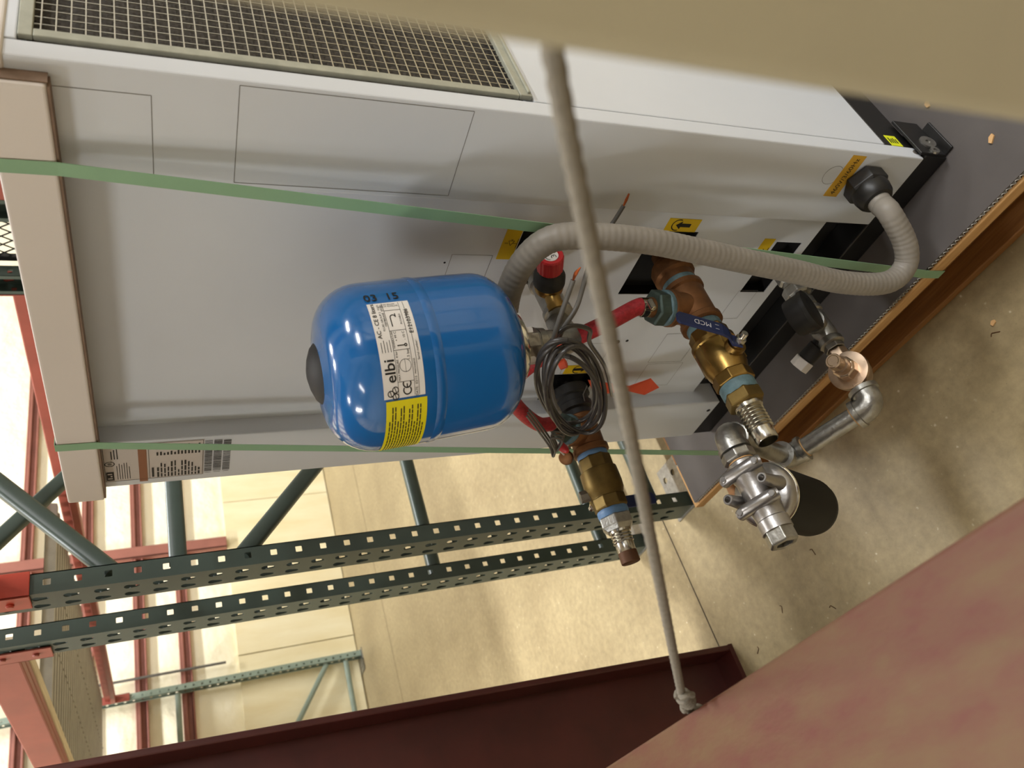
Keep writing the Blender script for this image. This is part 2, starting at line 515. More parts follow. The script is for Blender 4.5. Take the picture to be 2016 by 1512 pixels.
WHERE = {0: 'above the racks nearest the insulated wall', 1: 'above the far racks by the plywood skirting', 2: 'at the far end beside the insulated wall',
         3: 'over the aisle behind the white cabinet', 4: 'at the open end of the hall', 5: 'added behind the photographer as soft fill for the cabinet front'}
for i, (x, y, p) in enumerate(LAMPS):
    t = thing('high_bay_lamp', (x, y, LAMP_Z), 'grey high bay ceiling lamp ' + WHERE[i], 'lamp', 'high bay lamps')
    obj('housing', MB().box((x - .3, y - 1.2, LAMP_Z + .03), (x + .3, y + 1.2, LAMP_Z + .12)), 'lamp_body', t, bevel=.01)
    obj('diffuser', MB().box((x - .27, y - 1.17, LAMP_Z + .012), (x + .27, y + 1.17, LAMP_Z + .03)), 'lamp_glow', t)
    for s in (-.5, .5):
        obj('hanger', MB().tube([(x, y + s, LAMP_Z + .12), (x, y + s, 6.9)], .006, 8), 'lamp_body', t)
    ld = bpy.data.lights.new('lamp_light', 'AREA')
    ld.shape = 'RECTANGLE'; ld.size = .54; ld.size_y = 2.34
    ld.energy = p; ld.color = LAMP_COL
    lo = bpy.data.objects.new('lamp_light', ld)
    COL.objects.link(lo); lo.parent = t
    lo.location = (0, 0, 0)

# ================================================================== PALLET RACKS
def ray_poly(cx, cy, ang, poly):
    dx, dy = math.cos(ang), math.sin(ang)
    best = None
    for i in range(len(poly)):
        x1, y1 = poly[i]; x2, y2 = poly[(i + 1) % len(poly)]
        ex, ey = x2 - x1, y2 - y1
        den = dx * ey - dy * ex
        if abs(den) < 1e-12: continue
        t = ((x1 - cx) * ey - (y1 - cy) * ex) / den
        u = ((x1 - cx) * dy - (y1 - cy) * dx) / den
        if t > 1e-9 and -1e-6 <= u <= 1 + 1e-6:
            best = t if best is None else max(best, t)
    return (cx + dx * best, cy + dy * best)

def holed_cell(mb, O, U, V, W, rect, c, poly, th):
    """rect (u0,u1,v0,v1) with one opening; W = inward normal, th = sheet thickness"""
    u0, u1, v0, v1 = rect
    rp = [(u0, v0), (u1, v0), (u1, v1), (u0, v1)]
    ang = sorted({round(math.atan2(p[1] - c[1], p[0] - c[0]), 5) for p in rp + poly})
    inn = [ray_poly(c[0], c[1], a, poly) for a in ang]
    out = [ray_poly(c[0], c[1], a, rp) for a in ang]
    n = len(ang)
    P = lambda q, d: O + U * q[0] + V * q[1] + W * d
    vs_ = [P(q, 0) for q in out] + [P(q, 0) for q in inn] + [P(q, th) for q in inn] + [P(q, th) for q in out]
    fs_ = []
    for i in range(n):
        j = (i + 1) % n
        fs_ += [(i, j, n + j, n + i), (n + i, n + j, 2 * n + j, 2 * n + i), (2 * n + i, 2 * n + j, 3 * n + j, 3 * n + i)]
    mb.add(vs_, fs_)

SQ = [(-.0066, -.0055), (-.0055, -.0066), (.0055, -.0066), (.0066, -.0055), (.0066, .0055), (.0055, .0066), (-.0055, .0066), (-.0066, .0055)]
TD = [(.008 * math.cos(R(a)), .004 + .008 * math.sin(R(a))) for a in range(-35, 216, 25)] + [(-.0042, -.012), (-.002, -.0155), (.002, -.0155), (.0042, -.012)]

def upright(name, parent, x, y, sgn, h, z0, mname, wide=.072, deep=.041):
    """slotted rack post: x = its +X side, y = its punched face, sgn = +1 when the punched face looks to -Y"""
    P = .0508; th = .0022
    mb = MB()
    n = int((h - .01) / P)
    zb = z0 - P / 2
    X, Y, Z = Vector((1, 0, 0)), Vector((0, sgn, 0)), Vector((0, 0, 1))
    for k in range(n):
        v0 = zb + k * P; v1 = v0 + P
        if k == 0: v0 = .004
        vc = zb + (k + .5) * P
        for sx, W in ((x, -X), (x - wide, X)):
            o = Vector((sx, y, 0))
            holed_cell(mb, o, Y, Z, W, (0, deep, v0, v1), (.022, vc), [(.022 + p[0], vc + p[1]) for p in SQ], th)
        o = Vector((x - wide, y, 0))
        for uc, r in ((.017, (0, wide / 2)), (wide - .023, (wide / 2, wide))):
            vt = vc + .014 if k < n - 1 else vc
            holed_cell(mb, o, X, Z, Y, (r[0], r[1], v0, v1), (uc, vt), [(uc + p[0], vt + p[1]) for p in TD], th)
    zt = zb + n * P
    for sx in (x - .012, x - wide):
        mb.box((sx, y + sgn * (deep - .002), .004), (sx + .012, y + sgn * deep, zt))
    return obj(name, mb, mname, parent)

def brace(parent, x, a, b, wdt=.034, thick=.03, mname='rack_green', name='brace'):
    """a, b = (y, z) ends in the frame plane"""
    A = Vector((x, a[0], a[1])); B = Vector((x, b[0], b[1]))
    h = wdt / 2; t = thick / 2; c = .006
    poly = [(-t, -h + c), (-t + c, -h), (t - c, -h), (t, -h + c), (t, h - c), (t - c, h), (-t + c, h), (-t, h - c)]
    mb = MB().sweep([A, B], poly, (0, -(B - A).z, (B - A).y))
    return obj(name, mb, mname, parent, smooth=True, angle=50)

def foot_plate(parent, x, y, sgn):
    mb = MB()
    X, Y, Z = Vector((1, 0, 0)), Vector((0, sgn, 0)), Vector((0, 0, 1))
    circ = [(.009 * math.cos(R(a)), .009 * math.sin(R(a))) for a in range(0, 360, 30)]
    o = Vector((x - .085, y - sgn * .005, .005))
    mb.box((x - .085, y - sgn * .005, 0), (x + .045, y + sgn * .075, .005))
    for k in range(3):
        holed_cell(mb, o, X, Y, -Z, (k * .13 / 3, (k + 1) * .13 / 3, .08, .155), ((k + .5) * .13 / 3, .118), [((k + .5) * .13 / 3 + p[0], .118 + p[1]) for p in circ], .005)
    return obj('foot_plate', mb, 'galv', parent)

def rack_frame(x, yf, z0, label, h, braces, yr, mname='rack_green', front=True):
    t = thing('storage_rack', (x - .036, (yf + yr) / 2, 0), label, 'rack', 'slotted racks')
    if front:
        upright('upright', t, x, yf, 1, h, z0, mname); foot_plate(t, x, yf, 1)
    upright('upright', t, x, yr, -1, h, z0, mname); foot_plate(t, x, yr, -1)
    for a, b in braces:
        brace(t, x - .036, a, b, mname=mname)
    return t

YR = 1.845
rack_frame(-1.538, .723, .054, 'dark green slotted rack frame nearest the white cabinet', 2.75,
           [((.764, 1.251), (1.804, 1.251)), ((.764, 1.128), (1.804, .20)), ((.764, 1.37), (1.804, 2.30)), ((.764, .10), (1.804, .10)), ((.764, 2.36), (1.804, 2.36))], YR)
rack_frame(-1.806, .740, .049, 'dark green slotted rack frame just behind the nearest one, carrying red beams', 2.75,
           [((.768, .634), (1.804, .634)), ((.768, 1.82), (1.804, .92)), ((.768, 1.9), (1.804, 1.9)), ((.768, .12), (1.804, .12))], YR)
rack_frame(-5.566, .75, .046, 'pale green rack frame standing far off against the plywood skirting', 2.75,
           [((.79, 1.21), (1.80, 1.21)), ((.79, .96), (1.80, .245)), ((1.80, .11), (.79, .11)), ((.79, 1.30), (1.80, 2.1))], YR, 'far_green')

def connector(mb, x, y, z0, z1, sx, sy, wrap=.078):
    """angle plate hooked on an upright: sx = which X side the beam leaves from, sy = outward side of the punched face"""
    mb.box((x, y + sy * .004, z0), (x + sx * .004, y - sy * .046, z1))
    mb.box((x + sx * .004, y + sy * .004, z0), (x - sx * .05, y, z1))
    for k in range(3):
        zz = z0 + (z1 - z0) * (k + .5) / 3
        mb.lathe((x - sx * .025, y + sy * .003, zz), (0, sy, 0), [(0, .007), (.004, .007), (.006, .005)], 10)

def rack_beam(x0, x1, y, sy, z0, z1, label, conn_a=None, conn_b=None, mname='rack_red', cmat=None, ledge=True):
    t = thing('rack_beam', ((x0 + x1) / 2, y, z0), label, 'rack beam', 'red step beams of the racks')
    ya, yb = y + sy * .002, y - sy * .044
    ym = y - sy * .022
    mb = MB()
    mb.box((x0, ya, z0), (x1, ym, z1)); 
    mb.box((x0, ym, z0), (x1, yb, z1 - .035))
    obj('box_section', mb, mname, t, bevel=.004)
    for c in (conn_a, conn_b):
        if c:
            mb = MB(); connector(mb, *c)
            obj('connector', mb, cmat or mname, t, bevel=.0015)
    return t

ZB0, ZB1 = 1.545, 1.635
rack_beam(-1.883, -5.563, .738, -1, 1.562, ZB1, 'red rack beam running off from the second green frame to the left', (-1.879, .738, 1.50, 1.68, -1, -1), (-5.562, .748, 1.50, 1.68, 1, -1))
rack_beam(-1.883, -5.563, YR, 1, 1.568, 1.632, 'red rear rack beam ending at the far pale green frame', (-1.879, YR + .002, 1.51, 1.68, -1, 1), (-5.562, YR + .002, 1.49, 1.68, 1, 1))
rack_beam(-1.534, 1.9, .721, -1, 1.56, 1.65, 'bright red rack beam hooked on the nearest green frame above the white cabinet', (-1.535, .721, 1.503, 1.70, 1, -1), None, cmat='bright_red')
rack_beam(-1.534, 1.9, YR, 1, 1.56, 1.65, 'red rear rack beam behind the white cabinet', (-1.535, YR + .002, 1.503, 1.70, 1, 1), None)
rack_frame(1.975, .723, .054, 'dark green slotted rack frame at the open end of the cabinet bay', 2.75, [((.764, 1.251), (1.804, 1.251)), ((.764, .10), (1.804, .10)), ((.764, 2.3), (1.804, 2.3))], YR)

tag(obj('timber', MB().box((-5.4, .7835, 1.560), (-1.93, .815, 1.605)), 'wood_ply', bevel=.003), 'pale timber batten running along the back of the red front beam', 'timber')

# ribbed steel deck panels laid across the far bay
x = -3.02; n = 0
names = ['nearest to the second green frame', 'second from the second green frame', 'third from the second green frame', 'fourth, closest to the far frame']
while n < 4:
    xe = x - .6
    mb = MB(); poly = []
    prof = [(0, 0), (.012, 0), (.024, -.034), (.052, -.034), (.064, 0), (.075, 0)]
    us = []
    for k in range(8):
        for p in prof[:-1]:
            us.append((k * .075 + p[0], p[1]))
    us.append((.6, 0))
    vs_ = []
    for dz in (0, .0015):
        for yy in (.772, 1.80):
            vs_ += [(x - u, yy, 1.668 + zz + dz) for u, zz in us]
    q = len(us); fs_ = []
    for i in range(q - 1):
        fs_ += [(i, i + 1, q + i + 1, q + i), (2 * q + i, 3 * q + i, 3 * q + i + 1, 2 * q + i + 1), (i, 2 * q + i, 2 * q + i + 1, i + 1), (q + i, q + i + 1, 3 * q + i + 1, 3 * q + i)]
    mb.add(vs_, fs_)
    for yy in (1.0, 1.25, 1.5):
        for k in range(8):
            mb.box((x - k * .075 - .028, yy, 1.630), (x - k * .075 - .048, yy + .004, 1.634))
    tag(obj('deck_panel', mb, 'deck_grey'), 'grey ribbed steel deck panel on the far red beams, ' + names[n], 'deck panel', 'ribbed deck panels')
    x = xe - .004; n += 1

# expanded metal guard on the back of the cabinet bay
t = thing('mesh_guard', (-1.3, YR + .02, 1.5), 'black expanded metal guard behind the top of the white cabinet', 'mesh guard')
mb = MB()
for (a, b) in (((-1.80, 1.50), (-.75, 1.515)), ((-1.80, 2.185), (-.75, 2.2)), ((-1.80, 1.5), (-1.785, 2.2)), ((-.765, 1.5), (-.75, 2.2))):
    mb.box((a[0], YR + .013, a[1]), (b[0], YR + .027, b[1]))
obj('frame', mb, 'black_paint', t)
mb = MB()
sx, sz = .03, .05
for s in (1, -1):
    for k in range(-20, 60):
        p0 = Vector((-1.79 + k * sx, YR + .020, 1.51)); 
        L = .68; dxx = s * L * sx / sz
        a0 = p0; a1 = p0 + Vector((dxx, 0, L))
        # clip to the frame
        def clip(a, b):
            lo, hi = 0., 1.
            d = b.x - a.x
            for bound, sg in ((-1.79, 1), (-.76, -1)):
                fa = sg * (a.x - bound); fb = sg * (b.x - bound)
                if fa < 0 and fb < 0: return None
                if fa < 0: lo = max(lo, fa / (fa - fb))
                if fb < 0: hi = min(hi, fa / (fa - fb))
            return (a.lerp(b, lo), a.lerp(b, hi)) if hi - lo > .01 else None
        c = clip(a0, a1)
        if c: mb.tube([c[0], c[1]], .0025, 4)
tag(obj('expanded_mesh', mb, 'black_paint', t), kind='stuff')

# ================================================================== STEEL COLUMN, FOREGROUND BEAM, POST AND ROPE
def tapered_column(x0, x1, yfar, taper, ynear, h, label):
    t = thing('steel_column', ((x0 + x1) / 2, (yfar + ynear) / 2, 0), label, 'column', 'red steel columns')
    ft = .014
    def slab(ya0, ya1, yb0, yb1, xa, xb):
        return MB().add([(xa, ya0, 0), (xb, ya0, 0), (xb, ya1, 0), (xa, ya1, 0), (xa, yb0, h), (xb, yb0, h), (xb, yb1, h), (xa, yb1, h)],
                        [(0,3,2,1),(4,5,6,7),(0,1,5,4),(1,2,6,5),(2,3,7,6),(3,0,4,7)])
    yt = yfar + taper * h
    obj('outer_flange', slab(yfar - ft, yfar, yt - ft, yt, x0, x1), 'column_red', t, bevel=.003)
    obj('inner_flange', slab(ynear, ynear + ft, ynear, ynear + ft, x0, x1), 'column_red', t, bevel=.003)
    xm = (x0 + x1) / 2
    obj('web', slab(ynear + ft, yfar - ft, ynear + ft, yt - ft, xm - .004, xm + .004), 'column_red', t)
    obj('base_plate', MB().box((x0 - .02, ynear - .02, 0), (x1 + .001, yfar + .001, .012)), 'column_red', t)
    return t
tapered_column(-1.80, -1.643, .384, .0435, -.42, 6.6, 'dark red tapered steel column standing on the concrete beside the racks')
tapered_column(1.55, 1.71, .384, .0435, -.42, 6.6, 'dark red tapered steel column behind the photographer')

t = thing('steel_beam', (0, -.02, .58), 'worn pinkish red steel beam running across in front, close by', 'steel beam')
bx0, bx1 = -1.642, 1.549
obj('top_flange', MB().box((bx0, -.16, .819), (bx1, .107, .833)), 'beam_pink', t, bevel=.003)
obj('web', MB().box((bx0, -.032, .597), (bx1, -.022, .819)), 'beam_pink', t)
obj('bottom_flange', MB().box((bx0, -.16, .583), (bx1, .107, .597)), 'beam_pink', t, bevel=.003)

t = thing('rack_post', (-.02, .18, 0), 'blurred grey-beige steel post standing right in front of the lens', 'post')
obj('tube', MB().box((-.069, .130, .008), (.03, .229, 2.9)), 'post', t, bevel=.006, bseg=3)
obj('base_plate', MB().box((-.11, .115, 0), (.07, .27, .008)), 'post', t, bevel=.002)

rp = [(.0, .236, 1.172), (-.05, .236, 1.172), (-.078, .232, 1.171), (-.112, .216, 1.166), (-.30, .1828, 1.057), (-.50, .1474, .9417), (-.672, .117, .8425), (-.690, .112, .832), (-.694, .1105, .818), (-.694, .106, .812), (-.694, .06, .8125)]
t = thing('rope', (-.69, .11, .81), 'taut grey twisted rope slung from the near post to the red beam', 'rope')
P_ = spline([Vector(p) for p in rp], 40)
obj('strands', MB().tube(P_, .0037, 18, mod=lambda a, L: 1 + .26 * abs(math.cos(1.5 * (a - L * 210))) - .13), 'rope', t, smooth=True, angle=80)
k0 = Vector((-.655, .120, .853)); dr = (Vector((-.694, .112, .818)) - k0).normalized()
mb = MB()
F = frame(k0, dr)
hel = [F @ Vector((.0052 * math.cos(u * 6.28), .0052 * math.sin(u * 6.28), .004 + u * .0062)) for u in [i / 14 for i in range(0, 14 * 4)]]
mb.tube(hel, .0030, 8)
obj('hitch', mb, 'rope', t, smooth=True, angle=80)
obj('rope_end', MB().tube([k0 + dr * .003, k0 + Vector((.006, -.004, .004)), k0 + Vector((.011, -.004, .000)), k0 + Vector((.009, -.005, -.006))], .003, 8, smooth_n=5), 'rope', t, smooth=True)

# ================================================================== PALLET AND FLUTED SHEET
HP = .131
PX0, PX1, PY0, PY1 = -1.385, -.16, .642, 1.66
PROT = Matrix.Translation((PX0, PY0, 0)) @ Matrix.Rotation(R(-.9), 4, 'Z') @ Matrix.Translation((-PX0, -PY0, 0))
t = thing('pallet', ((PX0 + PX1) / 2, (PY0 + PY1) / 2, 0), 'orange-brown wooden pallet under the white cabinet', 'pallet')
y = PY0; k = 0
while y < PY1 - .02:
    y1 = min(y + .118, PY1)
    obj('deck_board', MB().box((PX0, y, HP - .024), (PX1, y1 - .004, HP), PROT), 'wood_pale' if k == 0 else 'wood', t, bevel=.002)
    y = y1; k += 1
for yy in (PY0 + .045, (PY0 + PY1) / 2, PY1 - .066):
    obj('stringer', MB().box((PX0 + .004, yy, .018), (PX1 - .004, yy + .038, HP - .0245), PROT), 'wood', t, bevel=.002)
for yy in (PY0 + .004, (PY0 + PY1) / 2 - .03, PY1 - .1):
    obj('bottom_board', MB().box((PX0, yy, 0), (PX1, yy + .095, .0178), PROT), 'wood', t, bevel=.002)

t = thing('fluted_sheet', (-.77, 1.15, HP), 'dark grey fluted plastic sheet covering the pallet deck', 'sheet')
sx0, sx1, sy0, sy1 = -1.368, -.17, .648, 1.655
obj('top_liner', MB().box((sx0, sy0, HP + .0078), (sx1, sy1, HP + .009), PROT), 'sheet', t)
obj('bottom_liner', MB().box((sx0, sy0, HP + .0002), (sx1, sy1, HP + .001), PROT), 'sheet', t)
mb = MB(); pitch = .0085; n = int((sx1 - sx0) / pitch)
vs_ = []
for k in range(n * 6 + 1):
    xx = sx0 + k * pitch / 6; zz = HP + .0044 + .0033 * math.sin(k * math.pi / 3)
    vs_ += [PROT @ Vector((xx, sy0 - .0015, zz + .0005)), PROT @ Vector((xx, sy0 + .05, zz + .0005)), PROT @ Vector((xx, sy0 - .0015, zz - .0006)), PROT @ Vector((xx, sy0 + .05, zz - .0006))]
fs_ = []
for k in range(n * 6):
    a = 4 * k; b = a + 4
    fs_ += [(a, b, b + 1, a + 1), (a + 2, a + 3, b + 3, b + 2), (a, a + 2, b + 2, b)]
tag(obj('flutes', mb.add(vs_, fs_), 'sheet_edge', t, smooth=True, angle=80), kind='stuff')
HS = HP + .0093          # 0.14, the surface the cabinet stands on

# ================================================================== THE WHITE CABINET (process chiller)
CX0, CX1 = -1.216, -.463           # left and right sides
YF, YP, YB = .740, .771, 1.47      # proud side plates, recessed middle panel, back
ch = thing('chiller_cabinet', ((CX0 + CX1) / 2, 1.1, HS), 'tall white sheet metal chiller cabinet with mesh side grille on a black base', 'cabinet')
HOLES = [(-.745, -.669, .725, .794), (-.797, -.656, .490, .574), (-.790, -.669, .262, .319), (-1.088, -1.010, .516, .617)]
# base
for a, b in ((YF + .002, YF + .06), (YB - .06, YB)):
    obj('skid', MB().box((CX0 + .004, a, HS), (CX1 + .004, b, .189)), 'black_paint', ch, bevel=.002)
mb = MB().box((CX0 + .006, YF + .05, .189), (-.60, YB, .252)).box((-.60, .768, .189), (CX1 - .001, YB, .252))
obj('base_frame', mb, 'black_paint', ch, bevel=.002)
mb = MB().box((CX1 + .003, YF + .006, HS), (CX1 + .022, YF + .070, .1445)).box((CX1 + .003, YF + .004, .1445), (CX1 + .008, YF + .085, .20))
ft = obj('foot_bracket', mb, 'black_paint', ch, bevel=.001)
obj('washer', MB().lathe((CX1 + .009, YF + .030, .168), (1, 0, .15), [(0, .0135), (.003, .0135), (.003, .0045), (.001, .0045)], 24), 'galv', ft, smooth=True)
obj('washer', MB().lathe((CX1 + .009, YF + .009, .170), (1, 0, .15), [(0, .0075), (.0035, .0075), (.0035, .003), (.001, .003)], 20), 'galv', ft, smooth=True)
# body and skins
obj('body', MB().box((CX0 + .003, YP + .030, .252), (CX1 - .022, YB, 1.405)), 'white_paint', ch)
mb = MB(); plate_y(mb, -1.092, -.592, .245, 1.398, YP, YP + .0015, HOLES)
obj('front_panel', mb, 'white_paint', ch)
for h in HOLES:
    mb = MB()
    mb.box((h[0] - .01, YP + .024, h[2] - .01), (h[1] + .01, YP + .0295, h[3] + .01))
    for (a, b) in (((h[0] - .01, h[2] - .01), (h[0] - .002, h[3] + .01)), ((h[1] + .002, h[2] - .01), (h[1] + .01, h[3] + .01)), ((h[0] - .01, h[3] + .002), (h[1] + .01, h[3] + .01)), ((h[0] - .01, h[2] - .01), (h[1] + .01, h[2] - .002))):
        mb.box((a[0], YP + .002, a[1]), (b[0], YP + .0295, b[1]))
    obj('port_recess', mb, 'black_void', ch)  # black lining stands in for the shade inside the opening
obj('side_plate', MB().box((-.597, YF, .19), (CX1, .767, 1.398)), 'white_paint', ch, bevel=.0022)
obj('side_filler', MB().box((-.592, .7675, .253), (CX1 - .022, YP + .0295, 1.398)), 'white_paint', ch)
obj('side_plate', MB().box((CX0, YF, .19), (-1.090, YP + .0295, 1.398)), 'white_paint', ch, bevel=.0022)
obj('side_panel', MB().box((CX1 - .021, .769, .253), (CX1 - .001, YB, .853)), 'white_paint', ch, bevel=.002)
obj('left_panel', MB().box((CX0, YP + .0305, .253), (CX0 + .0025, YB, 1.398)), 'white_paint', ch)
lid = obj('lid', MB().box((-1.219, .718, 1.361), (-.478, YF - .001, 1.412)).box((-1.219, YF - .001, 1.4055), (CX1 + .002, YB + .004, 1.412)).box((-.4775, YF - .003, 1.394), (CX1 + .003, YB, 1.4055)), 'lid_paint', ch, bevel=.004, bseg=3)
obj('edge_strip', MB().box((-1.2165, .7205, 1.3585), (-.4805, YF - .0005, 1.361)).box((-.4778, .724, 1.360), (-.4765, YF - .0005, 1.408)), 'brown_edge', lid)
obj('screw', MB().lathe((CX1 + .001, .757, 1.4035), (1, 0, 0), [(0, .0035), (.002, .0035), (.003, .002)], 14), 'screw', lid)
# grille on the right side
gy0, gy1, gz0, gz1 = .7735, 1.36, .855, 1.384
obj('top_rail', MB().box((CX1 - .021, YP - .003, 1.3845), (CX1 + .0005, YB, 1.3985)), 'white_paint', ch, bevel=.0015)
g = obj('grille_frame', MB().box((CX1 - .004, gy0, gz0 + .0165), (CX1 + .002, gy0 + .012, gz1 - .0125)).box((CX1 - .004, gy1 - .014, gz0 + .0165), (CX1 + .002, gy1, gz1 - .0125))
        .box((CX1 - .004, gy0, gz0), (CX1 + .003, gy1, gz0 + .016)).box((CX1 - .004, gy0, gz1 - .012), (CX1 + .002, gy1, gz1)).box((CX1 + .003, gy0 + .004, gz0 + .002), (CX1 + .006, gy1, gz0 + .006)), 'galv_green', ch, bevel=.001)
mb = MB()
yy = gy0 + .014
while yy < gy1 - .014:
    mb.box((CX1 - .003, yy - .00045, gz0 + .014), (CX1 - .0018, yy + .00045, gz1 - .01)); yy += .0127
zz = gz0 + .0235
while zz < gz1 - .012:
    mb.box((CX1 - .0018, gy0 + .01, zz - .0006), (CX1 - .0006, gy1 - .012, zz + .0006)); zz += .0125
tag(obj('wire_mesh', mb, 'wire', g), kind='stuff')
obj('condenser_core', MB().box((CX1 - .0215, gy0 + .005, gz0 + .005), (CX1 - .014, gy1 - .005, gz1 - .005)), 'core', g)
obj('rear_panel', MB().box((CX1 - .0215, gy1 + .001, .855), (CX1 - .001, YB, 1.384)), 'white_paint', ch, bevel=.002)
# punched outlines, holes and screws of the front
def on_plate(yv):
    return lambda a, b: (a, yv - .0004, b)
fp, pp_ = on_plate(YF), on_plate(YP)
def outline(x0, x1, z0, z1, fn, w_=.0007, skip=''):
    mb = MB()
    if 'l' not in skip: put_line(mb, x0, z0, x0, z1, w_, fn)
    if 'r' not in skip: put_line(mb, x1, z0, x1, z1, w_, fn)
    if 't' not in skip: put_line(mb, x0, z1, x1, z1, w_, fn)
    if 'b' not in skip: put_line(mb, x0, z0, x1, z0, w_, fn)
    return obj('knockout_outline', mb, 'groove', ch)
outline(-.587, -.490, 1.274, 1.36, fp, skip='t')
outline(-.5895, -.468, .938, 1.1925, fp)
outline(-.80, -.7175, .827, .890, pp_)
outline(-.984, -.901, .338, .416, pp_)
outline(-1.06, -.989, .33, .413, pp_, w_=.0006)
outline(-1.007, -.923, .525, .600, pp_)
outline(-.86, -.785, .28, .323, pp_, w_=.0006)
mb = MB(); put_arc(mb, -.5075, .347, .0165, 0, 360, .0006, fp, 30)
obj('knockout_ring', mb, 'groove', ch)
def dot(name, x_, z_, fn_y, r_, m_):
    obj(name, MB().lathe((x_, fn_y + .0005, z_), (0, -1, 0), [(0, r_), (.0012, r_), (.0018, r_ * .7)] if m_ == 'screw' else [(0, r_), (.0008, r_)], 16), m_, ch)
dot('punched_hole', -.612, .950, YP, .0034, 'hole'); dot('screw', -.614, .851, YP, .0052, 'screw')
dot('punched_hole', -.734, .897, YP, .0017, 'hole'); dot('screw', -.921, .5165, YP, .0055, 'screw')
dot('punched_hole', -.918, .496, YP, .003, 'hole'); dot('punched_hole', -1.120, .203, YF, .0045, 'hole')
dot('screw', -1.14, .93, YF, .004, 'screw')
obj('screw', MB().lathe((CX1 + .0002, .754, .2), (1, 0, 0), [(0, .004), (.0015, .004), (.002, .0025)], 14), 'screw', ch)
# stickers
def sticker(name, x0, x1, z0, z1, yv, m_, label):
    return tag(obj(name, MB().box((x0, yv - .0008, z0), (x1, yv - .0001, z1)), m_, ch), label)
def ink(parent, fnc, m_='ink', name='print'):
    mb = MB(); fnc(mb); return obj(name, mb, m_, parent)
def S(yv): return lambda a, b: (a, yv - .0012, b)
s1 = sticker('sticker', -.5455, -.470, .3085, .3355, YF, 'amber', 'amber voltage sticker')
ink(s1, lambda mb: put_text(mb, '460V/3/60Hz', .0122, S(YF), -.508, .322, 0, 1.02))
s2 = sticker('sticker', -.724, -.6645, .7955, .820, YP, 'yellow', 'yellow sticker with a valve symbol')
def valve_sym(mb):
    f_ = S(YP); cx, cz = -.692, .8065
    put_line(mb, cx, cz + .010, cx, cz + .0045, .0007, f_)
    for a, b in (((-.006, .0045), (.005, .0045)), ((-.006, .0045), (.0045, -.0005)), ((.005, .0045), (.0045, -.0005))):
        pass
    tri = [(cx - .0045, cz), (cx + .0045, cz + .0045), (cx + .0045, cz - .0045)]
    for i in range(3):
        a, b = tri[i], tri[(i + 1) % 3]; put_line(mb, a[0], a[1], b[0], b[1], .0007, f_)
    put_line(mb, cx + .0045, cz, cx + .007, cz, .0006, f_); put_line(mb, cx + .007, cz - .002, cx + .007, cz + .002, .0006, f_)
    put_line(mb, cx, cz - .003, cx, cz - .009, .0007, f_)
    put_line(mb, cx - .009, cz - .0095, cx + .009, cz - .0095, .0008, f_)
ink(s2, valve_sym)
def arrow_sym(cx, cz, up):
    def fn_(mb):
        f_ = S(YP); s = 1 if up else -1
        put_poly(mb, [(cx - .0035, cz - s * .016), (cx + .0035, cz - s * .016), (cx + .0035, cz + s * .002), (cx - .0035, cz + s * .002)], f_)
        put_poly(mb, [(cx - .008, cz + s * .002), (cx + .008, cz + s * .002), (cx, cz + s * .012)], f_)
        put_arc(mb, cx, cz + .008 if up else cz + .006, .0105, -20, 200, .0018, f_, 20)
    return fn_
s3 = sticker('sticker', -.656, -.6305, .4995, .5595, YP, 'yellow', 'yellow sticker with an arrow pointing up into an arc')
ink(s3, arrow_sym(-.643, .531, True))
s4 = sticker('sticker', -1.0085, -.984, .530, .5935, YP, 'yellow', 'yellow sticker with an arrow pointing down from an arc')
ink(s4, arrow_sym(-.996, .560, False))
s5 = sticker('sticker', -.722, -.6625, .326, .3495, YP, 'yellow', 'yellow sticker with a filling arrow symbol')
def fill_sym(mb):
    f_ = S(YP); cx, cz = -.692, .338
    put_poly(mb, [(cx - .003, cz + .001), (cx + .003, cz + .001), (cx + .003, cz + .010), (cx - .003, cz + .010)], f_)
    put_poly(mb, [(cx - .008, cz + .001), (cx, cz - .008), (cx + .008, cz + .001)], f_)
    put_line(mb, cx - .010, cz - .0095, cx + .010, cz - .0095, .0015, f_)
ink(s5, fill_sym)
yl = tag(obj('sticker', MB().box((CX1 - .0012, .7675, .214), (CX1 - .0004, .793, .238)), 'lime', ch), 'lime yellow sticker on the black base rail')
mb = MB()
for k in range(4): put_rect(mb, .774, .2335 - k * .0048, .7865 - .002 * (k % 2), .2358 - k * .0048, lambda a, b: (CX1 + .0000, a, b))
obj('print', mb, 'ink', yl)
